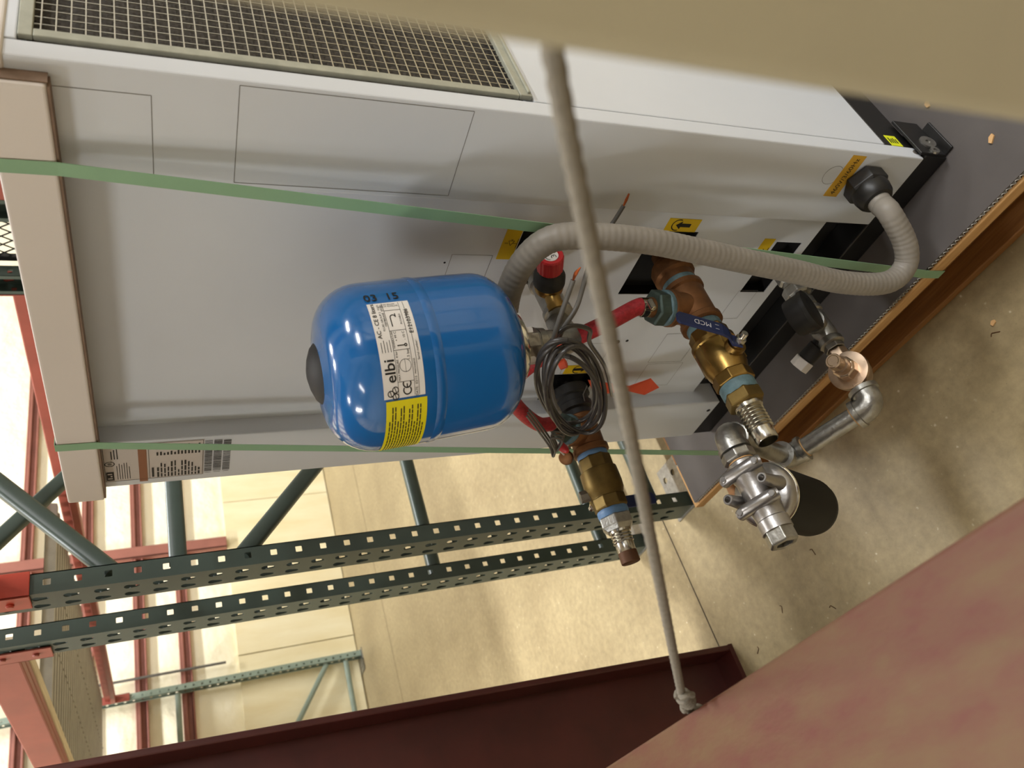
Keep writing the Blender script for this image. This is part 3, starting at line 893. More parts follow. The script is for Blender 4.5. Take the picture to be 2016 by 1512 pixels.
# rating plate
rt = tag(obj('rating_plate', MB().box((-1.199, YF - .0007, 1.213), (-1.096, YF - .0001, 1.3583)), 'paper', ch), 'silver rating plate with fine print and barcodes')
obj('tape', MB().box((-1.205, YF - .0012, 1.297), (-1.096, YF - .0008, 1.309)), 'kraft', rt)
def rating(mb):
    f_ = S(YF); rnd = random.Random(3)
    outl = [(-1.198, 1.2145), (-1.097, 1.2145), (-1.097, 1.357), (-1.198, 1.357)]
    for i in range(4):
        a, b = outl[i], outl[(i + 1) % 4]; put_line(mb, a[0], a[1], b[0], b[1], .0007, f_)
    put_rect(mb, -1.195, 1.345, -1.170, 1.356, f_)
    put_arc(mb, -1.147, 1.3495, .0066, 0, 360, .0012, f_, 20); [put_line(mb, -1.1505 + q * .0023, 1.3525 if q % 2 == 0 else 1.3465, -1.1482 + q * .0023, 1.3465 if q % 2 == 0 else 1.3525, .0010, f_) for q in range(3)]
    z_ = 1.340
    for k in range(6):
        put_line(mb, -1.193, z_, -1.193 + .035 + rnd.random() * .02, z_, .0009, f_); z_ -= .0035
    for q in range(3): put_line(mb, -1.134, 1.346 - q * .004, -1.112 + .004 * q, 1.346 - q * .004, .0014, f_)
    put_line(mb, -1.197, 1.294, -1.097, 1.294, .0006, f_)
    put_line(mb, -1.194, 1.289, -1.166, 1.289, .0032, f_)
    z_ = 1.2815
    for k in range(13):
        x_ = -1.1955
        for q in range(rnd.choice((2, 3, 3))):                       # print too fine to read
            w_ = .006 + rnd.random() * .010; put_line(mb, x_, z_, x_ + w_, z_, .0022 if k % 4 else .0028, f_); x_ += w_ + .0025
        for q in range(2):
            put_rect(mb, -1.132 + q * .017, z_ - .0013, -1.132 + q * .017 + .006 + rnd.random() * .006, z_ + .0013, f_)
        z_ -= .0051
ink(rt, rating)
ink(rt, lambda mb: (put_rect(mb, -1.190, 1.3475, -1.187, 1.3540, S(YF - .0004)), put_rect(mb, -1.184, 1.3475, -1.180, 1.3500, S(YF - .0004)), put_rect(mb, -1.177, 1.3475, -1.174, 1.3540, S(YF - .0004))), 'paper', 'print')
def bars(mb):
    f_ = S(YF); rnd = random.Random(5)
    for k, (z0, z1) in enumerate(((1.2005, 1.212), (1.186, 1.1985), (1.1725, 1.184))):
        x_ = -1.190
        while x_ < -1.10:
            w_ = rnd.choice((.0006, .0009, .0014)); put_rect(mb, x_, z0, x_ + w_, z1, f_); x_ += w_ + rnd.choice((.0005, .0008, .0013))
        put_line(mb, -1.194, z0 + .001, -1.194, z1 - .001, .0009, f_)
ink(rt, bars, name='barcode')

# ================================================================== GREEN STRAPS
def strap(a, b, label, top):
    t = thing('strap', (b[0], b[1], b[2]), label, 'strap', 'green packing straps')
    A, B = Vector(a), Vector(b); hw = .0082
    pts = [Vector((a[0], top, 1.4135)), Vector((a[0], .7168, 1.4135)), Vector((a[0], .7168, 1.3605)), B]
    if True:
        pts += [Vector((b[0], b[1], HP - .0262)), Vector((b[0], b[1] + .03, HP - .0262))]
    mb = MB(); X = Vector((1, 0, 0)); vs_ = []
    for i, p in enumerate(pts):
        q = pts[min(i + 1, len(pts) - 1)] - pts[max(i - 1, 0)]
        nrm = X.cross(q).normalized() * .0004
        vs_ += [p - X * hw - nrm, p + X * hw - nrm, p + X * hw + nrm, p - X * hw + nrm]
    fs_ = [(0, 1, 2, 3), tuple(4 * (len(pts) - 1) + k for k in (3, 2, 1, 0))]
    for i in range(len(pts) - 1):
        for k in range(4):
            k2 = (k + 1) % 4; fs_.append((4 * i + k, 4 * i + k2, 4 * i + 4 + k2, 4 * i + 4 + k))
    obj('band', mb.add(vs_, fs_), 'strap', t)
    return t
strap((-.568, .7168, 1.36), (-.600, .6284, .1412), 'pale green strap over the right side of the cabinet, down to the pallet edge', 1.2)
strap((-1.060, .7168, 1.36), (-1.140, .6366, .1412), 'pale green strap over the left side of the cabinet beside the rating plate', 1.2)

# ================================================================== BLUE EXPANSION TANK
TB = Vector((-.695, .579, .858)); TT = Vector((-.719, .564, 1.119)); TD_ = (TT - TB).normalized()
tk = thing('expansion_tank', TB, 'glossy blue steel expansion tank with white and yellow labels', 'tank')
TF = frame(TB, TD_, (1, 0, 0))
def prof_tank():
    p = [(.010, .030), (.012, .044)]
    # lower dome, corner, wall
    for a in range(0, 91, 9):
        p.append((.062 - .046 * math.cos(R(a)), .052 + .047 * math.sin(R(a))))
    p += [(.10, .0995), (.138, .0998)]
    lo = list(p)
    up = [(.1385, .0998), (.143, .1005), (.19, .1000)]
    for a in range(0, 91, 9):
        up.append((.196 + .055 * math.sin(R(a)), .050 + .050 * math.cos(R(a))))
    up += [(.2545, .036), (.2565, .018), (.257, .002)]
    return lo, up
lo, up = prof_tank()
lo_o = obj('lower_shell', MB().lathe(TB, TD_, lo, 64, xh=(1, 0, 0)), 'blue', tk, smooth=True, angle=60)
up_o = obj('upper_shell', MB().lathe(TB, TD_, up, 64, xh=(1, 0, 0)), 'blue', tk, smooth=True, angle=60)
obj('seam', MB().lathe(TB, TD_, [(.131, .0999), (.1345, .1009), (.1395, .1012), (.1435, .1003)], 64, cap=False, xh=(1, 0, 0)), 'blue', tk, smooth=True, angle=60)
obj('cap', MB().lathe(TB, TD_, [(.2515, .0355), (.2545, .036), (.259, .031), (.2635, .020), (.2662, .008), (.2665, .001)], 32), 'rubber', tk, smooth=True)
fg = obj('flange', MB().lathe(TB, TD_, [(.001, .041), (.0015, .0445), (.006, .0465), (.0115, .0465), (.014, .044), (.014, .02)], 40), 'chrome', tk, smooth=True)
for a in range(-70, 290, 60):
    p = TF @ Vector((.037 * math.cos(R(a)), .037 * math.sin(R(a)), -.008))
    obj('bolt', MB().lathe(p, TD_, [(0, .0052), (.009, .0052)], 6), 'label_white', fg)
nipple = MB().lathe(TB, -TD_, [(0, .021), (.004, .0225), (.024, .0225), (.028, .0205)], 8)
obj('hex_nipple', nipple, 'galv', tk, bevel=.001)
TR = .1006
def on_tank(az0, s0, rr=TR):
    def fn_(a, b):
        az = R(az0) + a / rr
        return TF @ Vector((rr * math.cos(az), rr * math.sin(az), s0 + b))
    return fn_
def tank_label(name, az0, s0, w_, h_, m_, label):
    mb = MB(); f0 = on_tank(az0, s0, TR)
    n = 20
    vs_ = []
    for i in range(n + 1):
        a = -w_ / 2 + w_ * i / n
        vs_ += [f0(a, -h_ / 2), f0(a, h_ / 2)]
    mb.add(vs_, [(2 * i, 2 * i + 2, 2 * i + 3, 2 * i + 1) for i in range(n)])
    return tag(obj(name, mb, m_, up_o, smooth=True), label)
TL = tank_label('white_label', -27, .180, .113, .0465, 'label_white', 'white maker label with black print')
_g = on_tank(-27, .180, TR + .0003)
f_ = lambda a, b: _g(a * .965, b * .89)
mb = MB()
for cx, cz in ((-.0525, .0175), (-.0485, .0115), (-.0565, .0115)):
    put_arc(mb, cx, cz, .0036, 0, 360, .0011, f_, 18); put_line(mb, cx - .003, cz - .001, cx + .003, cz + .001, .0009, f_)
put_text(mb, 'elbi', .0185, f_, -.0265, .0150, 0, 1.05, True)
for k in range(4): put_line(mb, -.0055, .0215 - k * .0036, .0065 + .002 * (k % 2), .0215 - k * .0036, .0007, f_)
put_text(mb, 'AC - CE 8 liters', .0072, f_, .0345, .0205, 0, 1., True)
put_text(mb, 'FLUID GROUP 2   P.E.D.', .0036, f_, .038, .0135); put_text(mb, 'MEMBRANE  EPDM', .0036, f_, .040, .0098)
put_text(mb, 'MAX PRESSURE  8 bar', .0036, f_, -.022, .0050); put_text(mb, 'TEMPERATURE', .0032, f_, .008, .0058)
put_line(mb, -.0575, .0078, .0575, .0078, .0005, f_, 14); put_line(mb, -.0575, -.0128, .0575, -.0128, .0005, f_, 14); put_line(mb, -.0575, -.0185, .0575, -.0185, .0005, f_, 14)
for a in (-.040, -.004, .019, .046): put_line(mb, a, .0078, a, -.0128, .0005, f_)
put_arc(mb, -.0505, -.0035, .0048, 50, 310, .0016, f_, 16); put_arc(mb, -.0425, -.0035, .0048, 60, 300, .0016, f_, 16); put_line(mb, -.047, -.0035, -.0425, -.0035, .0014, f_)
for (x0, x1, z0, z1) in ((-.030, -.014, -.009, .001),):
    put_arc(mb, -.022, -.004, .0072, 0, 360, .0005, f_, 20); put_line(mb, -.0292, -.004, -.0148, -.004, .0004, f_)
put_text(mb, '1,5 bar', .0046, f_, -.010, -.0095); put_text(mb, '+ 99 C', .0042, f_, .012, .0018); put_text(mb, '- 10 C', .0042, f_, .012, -.0085)
put_line(mb, .001, .002, .001, -.007, .0012, f_); put_arc(mb, .001, -.0085, .0014, 0, 360, .0012, f_, 10)
put_line(mb, .024, .0025, .036, .0025, .0013, f_); put_arc(mb, .036, -.0008, .0033, -90, 90, .0012, f_, 8); put_line(mb, .036, -.0042, .041, -.0042, .0012, f_); put_text(mb, 'POTABLE', .0034, f_, .033, -.0095)
put_text(mb, 'DATE:  02/15', .0042, f_, -.0470, -.0157); put_text(mb, 'PRECHARGE', .0032, f_, -.024, -.0157)
put_text(mb, 'Serial number:', .0040, f_, -.006, -.0220); put_text(mb, 'E12103986', .0072, f_, .030, -.0158 - .0035, 0, 1., True)
put_text(mb, 'ENTRATA ACQUA', .0030, f_, .0525, .001, math.pi / 2); put_text(mb, 'WATER INLET', .0030, f_, .0555, .001, math.pi / 2)
obj('label_print', mb, 'ink', up_o)
YL = tank_label('yellow_label', -89, .178, .099, .0465, 'label_yellow', 'yellow warning label')
_h = on_tank(-89, .178, TR + .0003)
f_ = lambda a, b: _h(a, b * .93)
mb = MB(); rnd = random.Random(11)
for k in range(13):
    b = .0205 - k * .0034; x0 = -.046
    L = .088 if k % 3 else .06 + .02 * rnd.random()
    x_ = x0
    while x_ < x0 + L - .004:
        w_ = .004 + rnd.random() * .007; put_rect(mb, x_, b - .0007, min(x_ + w_, x0 + L), b + .0007, f_); x_ += w_ + .0012
obj('label_print', mb, 'ink', up_o)
f_ = on_tank(10.5, .184, TR + .0003)
mb = MB(); put_text(mb, '03  15', .0165, f_, .0005, .0, -math.pi / 2, .95, True)
obj('stencil_mark', mb, 'ink', up_o)

# ================================================================== PIPE FITTINGS
def lat(name, parent, o, d, prof, m_, n=28, bevel=0, label=None, smooth=True):
    ob = obj(name, MB().lathe(o, d, prof, n), m_, parent, smooth=smooth and n > 8, bevel=bevel)
    if label: ob['label'] = label
    return ob
NY = (0, -1, 0)
def barb(name, parent, o, d, s0, s1, r, m_, open_end=True):
    p = [(s0, r * 1.22), (s0 + .006, r * 1.22), (s0 + .0065, r * .98)]
    s = s0 + .0075
    while s < s1 - .024:
        p += [(s, r * 1.02), (s + .0045, r * 1.13), (s + .005, r * .98)]; s += .0058
    p += [(s1 - .018, r), (s1 - .002, r * .98), (s1, r * .92)]
    if open_end: p += [(s1, r * .82), (s1 - .02, r * .80)]
    return lat(name, parent, o, d, p, m_, 28)

# ---- supply valve, middle of the cabinet front
A = Vector((-.726, .771, .512))
v1 = thing('brass_valve', (A.x, .6, A.z), 'bright brass ball valve with navy lever lettered MCD, in front of the upper arrow sticker', 'valve', 'ball valves on the cabinet')
lat('union', v1, A, NY, [(-.022, .0195), (.003, .0195), (.004, .030), (.010, .030), (.012, .034), (.030, .034), (.034, .029), (.046, .029)], 'bronze', 20)
lat('sealant_ring', v1, A, NY, [(.044, .0265), (.046, .0285), (.057, .0285), (.060, .0265)], 'teal')
tee = lat('tee', v1, A, NY, [(.056, .030), (.058, .0335), (.066, .0335), (.069, .030), (.124, .030), (.127, .0335), (.135, .0335), (.137, .030)], 'bronze')
C1 = A + Vector((0, -.100, 0)); UP = Vector((.03, .02, 1)).normalized()
lat('tee_branch', v1, C1, UP, [(.0, .0255), (.040, .0255), (.042, .0295), (.050, .0295), (.052, .026)], 'bronze')
lat('sealant_ring', v1, C1, UP, [(.050, .0265), (.052, .028), (.058, .028), (.060, .026)], 'teal')
lat('hex_adapter', v1, C1, UP, [(.058, .026), (.060, .0285), (.076, .0285), (.079, .025)], 'verdigris', 6, bevel=.001)
lat('hose_tail', v1, C1, UP, [(.078, .016), (.090, .014), (.100, .012)], 'bronze')
lat('sealant_ring', v1, A, NY, [(.135, .0255), (.138, .0275), (.149, .0275), (.152, .0255)], 'teal')
lat('valve_end', v1, A, NY, [(.149, .0285), (.152, .0315), (.170, .0315), (.172, .030)], 'brass', 8, bevel=.0012)
body = lat('valve_body', v1, A, NY, [(.170, .030), (.171, .0345), (.178, .0345), (.180, .0325), (.190, .0335), (.205, .0340), (.222, .0320), (.232, .0285), (.234, .0285)], 'brass', 32)
for a in range(0, 360, 60):
    p = A + Vector((.0325 * math.cos(R(a + 20)), -.178, .0325 * math.sin(R(a + 20))))
    obj('rib', MB().tube([p, p + Vector((0, -.040, 0))], .0016, 6), 'brass', body)
lat('valve_end', v1, A, NY, [(.232, .028), (.234, .0305), (.250, .0305), (.252, .028)], 'brass', 8, bevel=.0012)
lat('sealant_ring', v1, A, NY, [(.250, .025), (.252, .0272), (.266, .0272), (.269, .0255)], 'teal')
lat('hex_adapter', v1, A, NY, [(.266, .026), (.269, .0285), (.286, .0285), (.289, .024)], 'olive', 6, bevel=.0012)
barb('hose_barb', v1, A, NY, .288, .350, .0165, 'steel')
ST = A + Vector((0, -.206, 0))
lat('stem_boss', v1, ST, (1, 0, 0), [(.02, .0155), (.040, .0150), (.0405, .011), (.044, .011)], 'brass')
lv_d = Vector((0, .36, .93)); lv_p = Vector((0, -.93, .36)); XX = Vector((1, 0, 0))
def lever(parent, o, dv, pv, ov, L, m_, wid=.0115):
    """dv along, pv across, ov outward"""
    mb = MB()
    path = [(-.006, .000), (.010, .000), (.022, .010), (.034, .014), (L - .004, .014), (L, .0135)]
    wd = [.010, .0105, .0095, wid, wid, wid * .55]
    vs_ = []
    for (a, h), w_ in zip(path, wd):
        for s, t_ in ((-1, 0), (1, 0), (1, 1), (-1, 1)):
            vs_.append(o + dv * a + pv * (s * w_) + ov * (h + t_ * .0042))
    fs_ = [(0, 1, 2, 3), tuple(4 * (len(path) - 1) + k for k in (3, 2, 1, 0))]
    for i in range(len(path) - 1):
        for k in range(4):
            fs_.append((4 * i + k, 4 * i + (k + 1) % 4, 4 * i + 4 + (k + 1) % 4, 4 * i + 4 + k))
    return obj('lever', mb.add(vs_, fs_), m_, parent, bevel=.0016, bseg=3)
LO = ST + XX * .042
lv = lever(v1, LO, lv_d, lv_p, XX, .106, 'lever')
mb = MB()
put_text(mb, 'MCD', .0125, lambda a, b: LO + lv_d * a + lv_p * b + XX * .0186, .066, .0)
fl_ = lambda a, b: LO + lv_d * a + lv_p * b + XX * .0186
put_line(mb, .040, .004, .046, .004, .0008, fl_); put_line(mb, .040, -.004, .046, -.004, .0008, fl_)
obj('lettering', mb, 'white_ink', lv)
lat('stem_nut', v1, ST, XX, [(.046, .0082), (.054, .0082)], 'steel', 6)
lat('stem', v1, ST, XX, [(.044, .0052), (.063, .0052), (.064, .0045)], 'steel', 16)

# ---- return valve, left of it
B_ = Vector((-1.050, .771, .566)); N2 = Vector((-.132, -.990, -.038)).normalized()
v2 = thing('brass_valve', (B_.x, .6, B_.z), 'dull olive brass valve with drooping navy lever and rusty capped barb', 'valve', 'ball valves on the cabinet')
lat('union', v2, B_, N2, [(-.016, .0165), (.003, .0165), (.005, .030), (.008, .036), (.026, .036), (.029, .031), (.040, .031), (.042, .034), (.054, .034), (.057, .028), (.074, .028)], 'gauge_case', 24)
lat('tee', v2, B_, N2, [(.068, .0295), (.071, .0335), (.079, .0335), (.082, .0300), (.129, .0300), (.132, .0340), (.141, .0340), (.143, .030)], 'bronze')
C2 = B_ + N2 * .106; U2 = Vector((.45, .06, .89)).normalized()
lat('tee_branch', v2, C2, U2, [(0, .0255), (.036, .0255), (.038, .0295), (.046, .0295), (.048, .026)], 'bronze')
lat('sealant_ring', v2, C2, U2, [(.046, .0265), (.048, .028), (.055, .028), (.057, .025)], 'teal')
lat('hex_adapter', v2, C2, U2, [(.055, .025), (.057, .0275), (.070, .0275), (.073, .022)], 'verdigris', 6, bevel=.001)
lat('hose_tail', v2, C2, U2, [(.072, .015), (.082, .013), (.090, .012)], 'bronze')
lat('sealant_ring', v2, B_, N2, [(.141, .0270), (.144, .0290), (.151, .0290), (.154, .0270)], 'bluetape')
lat('valve_end', v2, B_, N2, [(.151, .0285), (.154, .0315), (.176, .0315), (.179, .0295)], 'olive', 8, bevel=.0012)
b2 = lat('valve_body', v2, B_, N2, [(.176, .0305), (.178, .0345), (.190, .0350), (.205, .0355), (.218, .0345), (.228, .0300), (.230, .0300)], 'olive', 32)
lat('valve_end', v2, B_, N2, [(.228, .0285), (.230, .0315), (.250, .0315), (.253, .0280)], 'olive', 8, bevel=.0012)
lat('sealant_ring', v2, B_, N2, [(.250, .0255), (.253, .0280), (.259, .0285), (.266, .0270)], 'bluetape')
lat('hex_adapter', v2, B_, N2, [(.264, .0265), (.267, .0310), (.284, .0310), (.292, .0235)], 'galv', 6, bevel=.0012)
barb('hose_barb', v2, B_, N2, .290, .336, .0165, 'steel', False)
lat('end_plug', v2, B_, N2, [(.330, .0150), (.331, .0168), (.350, .0168), (.351, .0155), (.351, .001)], 'rust', 24)
ST2 = B_ + N2 * .216; WX = Vector((-1, 0, 0))
lat('stem_boss', v2, ST2, WX, [(.02, .0155), (.040, .0150), (.044, .011)], 'olive')
lever(v2, ST2 + WX * .042, Vector((0, .02, -1)), Vector((0, -1, -.02)), WX, .140, 'lever', .0125)
lat('stem_nut', v2, ST2, WX, [(.046, .0085), (.056, .0085)], 'steel', 6)
lat('stem', v2, ST2, WX, [(.044, .0052), (.066, .0052)], 'steel', 16)
lat('packing_nut', v2, ST2, (-.35, 0, .94), [(.030, .011), (.047, .011)], 'galv', 6)
kd = Vector((-1.085, .638, .603))
kn = lat('tag_disc', v2, kd, (.35, -.6, .72), [(0, .0135), (.007, .0135), (.0085, .011)], 'bronze', 24)
obj('tag_strap', MB().tube([kd, kd + Vector((.020, .004, .020)), kd + Vector((.030, .004, .012)), kd + Vector((.034, .012, .000))], .0022, 6, smooth_n=5), 'paper', v2)

# ---- fill port with relief valve under the tank
rv = thing('relief_valve', (-.725, .685, .765), 'red-capped black relief valve on galvanised pipe beside the blue tank', 'valve')
Q = Vector((-.725, .771, .762))
lat('union_nut', rv, Q, NY, [(-.022, .0175), (.003, .0175), (.005, .022), (.006, .028), (.026, .028), (.030, .022)], 'gauge_case', 8, bevel=.0015)
lat('pipe', rv, Q, NY, [(.028, .0165), (.050, .0165)], 'galv')
t_ = lat('tee', rv, Q, (.10, -1, .02), [(.048, .0185), (.050, .0215), (.058, .0215), (.061, .0185), (.112, .0185), (.115, .0215), (.123, .0215), (.125, .018)], 'galv')
obj('elbow', MB().tube([(-.7225, .648, .7645), (-.716, .620, .766), (-.706, .597, .773), (-.699, .586, .790), (-.694, .582, .832)], [.0165, .0185, .0195, .0185, .0170], 20, smooth_n=0), 'galv', rv, smooth=True)
lat('elbow_bead', rv, Vector((-.694, .582, .832)), (-.05, .0, -1), [(0, .0205), (.010, .0205), (.012, .018)], 'galv')
RD = Vector((.95, 0, .32)).normalized(); RO = Vector((-.722, .688, .764))
lat('brass_stem', rv, RO, RD, [(0, .0125), (.022, .0125), (.024, .0205), (.034, .0215), (.036, .0205)], 'brass')
lat('outlet', rv, RO + RD * .027, (-.15, -.8, -.05), [(0, .0115), (.030, .0115), (.031, .0135), (.040, .0135), (.040, .009), (.03, .009)], 'brass', 20)
lat('bonnet', rv, RO, RD, [(.035, .0205), (.037, .0225), (.050, .0225), (.054, .0205), (.062, .0150), (.066, .0150)], 'rubber')
cap_prof = [(.062, .0165), (.064, .0182), (.088, .0182), (.0905, .0165), (.0905, .012), (.0885, .0115)]
mb = MB(); F_ = frame(RO, RD); n = 72; vs_ = []
for (a, r) in cap_prof:
    for i in range(n):
        rr = r * (1 - (.03 if (i // 2) % 2 and .063 < a < .089 else 0)); th = 2 * math.pi * i / n
        vs_.append(F_ @ Vector((rr * math.cos(th), rr * math.sin(th), a)))
fs_ = [(j * n + i, j * n + (i + 1) % n, (j + 1) * n + (i + 1) % n, (j + 1) * n + i) for j in range(len(cap_prof) - 1) for i in range(n)]
fs_.append(tuple((len(cap_prof) - 1) * n + i for i in range(n)))
cp = obj('knob', mb.add(vs_, fs_), 'red_plastic', rv)
cp['label'] = 'ribbed red knob with a white disc'
lat('disc', rv, RO, RD, [(.0884, .0105), (.0895, .0105)], 'label_white', 28)
fz = frame(RO + RD * .0899, RD, (0, -1, 0))
mb = MB(); fd = lambda a, b: fz @ Vector((a, b, 0))
put_arc(mb, -.0035, .003, .0032, 60, 300, .001, fd); put_arc(mb, .0038, .003, .0032, 60, 300, .001, fd); put_line(mb, .001, .003, .0038, .003, .0009, fd)
put_text(mb, '8', .0055, fd, 0, -.0045); put_arc(mb, 0, 0, .0085, 200, 340, .0008, fd)
obj('print', mb, 'ink', rv)

# ---- gas train: gauge, regulator, pipes
a26 = R(26)
EU = Vector((math.sin(a26), 0, math.cos(a26))); EL = Vector((-math.cos(a26), 0, math.sin(a26)))
G = Vector((-.722, .771, .277))
pt = thing('pipe_train', (G.x, .6, G.z), 'galvanised pipe run with gauge fittings and elbows in front of the lower port', 'pipe')
lat('bushing', pt, G, NY, [(-.022, .0125), (.003, .0125), (.005, .019), (.040, .019), (.044, .016)], 'galv', 8)
lat('union_nut', pt, G, NY, [(.055, .021), (.057, .0235), (.074, .0235), (.078, .019)], 'galv', 8, bevel=.0015)
lat('nipple', pt, G, NY, [(.030, .0140), (.104, .0140)], 'galv', 20)
lat('coupling', pt, G, NY, [(.086, .0150), (.088, .0178), (.102, .0178), (.104, .0150)], 'galv', 24)
lat('tee', pt, G, NY, [(.106, .0170), (.108, .0200), (.116, .0200), (.119, .0170), (.128, .0190), (.164, .0190), (.172, .0172), (.176, .0205), (.184, .0205), (.186, .0165)], 'galv')
GT = G + Vector((0, -.146, 0))
lat('tee_branch', pt, GT, EU, [(0, .0165), (.024, .0165), (.026, .0195), (.033, .0195), (.034, .015)], 'galv')
lat('drain_body', pt, GT + Vector((0, -.02, 0)), Vector((-.88, -.25, .42)), [(0, .012), (.020, .012), (.022, .0145), (.048, .0145), (.050, .012)], 'rubber', 12)
lat('drain_plug', pt, GT + Vector((0, -.02, 0)), Vector((-.88, -.25, .42)), [(.050, .0165), (.068, .0165)], 'label_white', 6, bevel=.001)
lat('hex_bush', pt, G, NY, [(.186, .0165), (.1950, .0165)], 'galv', 6, bevel=.001)
E1 = Vector((G.x, .465, G.z)); T1 = E1 + EL * .155; E2 = T1 + EU * .210
def elbow(name, parent, p, d0, d1, r=.0195, arm=.024):
    """d0 and d1 point out of the two sockets"""
    d0 = Vector(d0); d1 = Vector(d1)
    pts = [p + d0 * arm]
    for k in range(9):
        t_ = k / 8
        q = (p + d0 * arm * .75) * (1 - t_) ** 2 + p * 2 * t_ * (1 - t_) + (p + d1 * arm * .75) * t_ ** 2
        pts.append(q)
    pts.append(p + d1 * arm)
    mb = MB().tube(pts, r, 22)
    for d in (d0, d1):
        mb.lathe(p + d * (arm - .004), d, [(0, r), (.001, r * 1.14), (.0085, r * 1.14), (.0095, r * .9)], 22)
    return obj(name, mb, 'galv', parent, smooth=True)
elbow('elbow', pt, E1, (0, 1, 0), EL, .0205, .026)
lat('pipe', pt, E1 + EL * .028, EL, [(0, .0152), (.101, .0152)], 'galv')
lat('sealant_ring', pt, E1 + EL * .028, EL, [(.0, .0160), (.006, .0160)], 'chip', 20)
lat('sealant_ring', pt, E1 + EL * .028, EL, [(.094, .0160), (.100, .0160)], 'chip', 20)
elbow('elbow', pt, T1, -EL, EU, .0195, .026)
lat('pipe', pt, T1 + EU * .028, EU, [(0, .0152), (.155, .0152)], 'galv')
elbow('elbow', pt, E2, -EU, (0, -1, 0), .0205, .026)
lat('union_nut', pt, E2, NY, [(.032, .0215), (.034, .0245), (.045, .0245), (.048, .020)], 'galv', 8, bevel=.0015)
lat('sealant_ring', pt, E2, NY, [(.0470, .0185), (.0497, .0185)], 'wood_pale', 20)

gg = thing('pressure_gauge', GT + EU * .046, 'black round pressure gauge on the galvanised pipe', 'gauge')
GC = GT + EU * .0735; GD = Vector((math.cos(a26), -.12, -math.sin(a26))).normalized()
lat('case', gg, GC, GD, [(-.018, .022), (-.017, .0300), (-.012, .0315), (.010, .0325), (.0105, .0345), (.017, .0345), (.018, .0325)], 'gauge_case', 36)
lat('glass', gg, GC, GD, [(.0155, .0322), (.0175, .0320)], 'gauge_glass', 36)
lat('stem', gg, GT + EU * .0343, EU, [(0, .0075), (.012, .0075)], 'galv', 6)

rg = thing('pressure_regulator', (G.x, .53, G.z), 'champagne nickel pressure regulator with round flange and knurled knob', 'regulator')
RC = Vector((G.x, .530, G.z))
lat('inlet_nut', rg, G, NY, [(.196, .0135), (.198, .0155), (.212, .0155), (.214, .013)], 'nickel', 6, bevel=.001)
lat('outlet_nut', rg, G, NY, [(.256, .013), (.258, .0155), (.270, .0155), (.2725, .0140)], 'nickel', 6, bevel=.001)
lat('body', rg, RC - EU * .018, EU, [(-.014, .016), (-.012, .024), (0, .0275), (.016, .0290), (.018, .0310), (.027, .0318), (.031, .0310), (.032, .022)], 'nickel', 36)
lat('side_neck', rg, G, NY, [(.210, .0135), (.268, .0135)], 'nickel', 20)
lat('bonnet_hex', rg, RC + EU * .012, EU, [(0, .0180), (.020, .0180), (.023, .015)], 'nickel', 8, bevel=.001)
lat('spring_tube', rg, RC + EU * .034, EU, [(0, .0140), (.016, .0140), (.018, .0115), (.020, .0115)], 'nickel', 28)
lat('knob', rg, RC + EU * .053, EU, [(0, .0118), (.018, .0118), (.0195, .0105), (.0195, .001)], 'nickel', 28)
lat('bottom_plug', rg, RC - EU * .030, -EU, [(0, .012), (.010, .012), (.014, .007), (.020, .006)], 'nickel', 12)
fz2 = frame(RC + EU * .0728, EU, (0, -1, 0)); mb = MB()
put_arc(mb, 0, 0, .0085, 20, 330, .0009, lambda a, b: fz2 @ Vector((a, b, 0)))
obj('mark', mb, 'olive', rg)

# ---- spin-on filter hanging off the pipe
HO = Vector((E2.x, E2.y, E2.z)); DN = -EU
sf = thing('spin_on_filter', HO + Vector((0, -.095, -.16)), 'cast aluminium filter head with black canister hanging over the concrete', 'filter')
hd = lat('head_tube', sf, HO, NY, [(.050, .0195), (.052, .0215), (.064, .0215), (.066, .0235), (.074, .0235), (.077, .0215), (.112, .0210), (.114, .0230), (.122, .0235), (.126, .0215), (.140, .0205), (.142, .0225), (.158, .0220)], 'cast', 32)
HC = HO + Vector((0, -.098, 0))
lat('top_plate', sf, HC, DN, [(.008, .020), (.012, .036), (.016, .0425), (.022, .0450), (.027, .0450)], 'cast', 44)
lat('rim', sf, HC, DN, [(.0265, .0452), (.028, .0468), (.031, .0468), (.0325, .0455)], 'chrome', 44)
cn = lat('canister', sf, HC, DN, [(.031, .0455), (.036, .0460), (.045, .0450), (.165, .0448), (.180, .0420), (.189, .0350), (.193, .020), (.194, .002)], 'filter_black', 44)
obj('canister_print', MB().tube([HC + DN * .075 + (frame(HC, DN, (0, -1, 0)).to_3x3() @ Vector((.0452 * math.cos(R(a)), .0452 * math.sin(R(a)), 0))) for a in range(-190, -140, 5)], .0014, 6), 'wood_pale', cn)
ER = -EL
for sg, ln in ((1, .052), (-1, .048)):
    o_ = HC + ER * (.029 * sg) - EU * .012
    lat('port_tube', sf, o_, EU, [(0, .0110), (.016, .0092), (ln, .0072), (ln + .0008, .0064), (ln + .0008, .0045), (ln - .015, .0045)], 'cast', 18)
for (yo, sgn) in ((-.066, 1), (-.118, 1)):
    c_ = HO + Vector((0, yo, 0)) + EU * .013
    obj('lug', MB().tube([c_ - ER * .032, c_ - ER * .02 + EU * .005, c_ + ER * .02 + EU * .005, c_ + ER * .030], [.0085, .0095, .0095, .0085], 12), 'cast', sf, smooth=True)
    for k in (-1, 1):
        lat('bolt', sf, c_ + ER * (.026 * k) + EU * .008, EU, [(0, .0052), (.005, .0052), (.006, .004)], 'cast', 12)
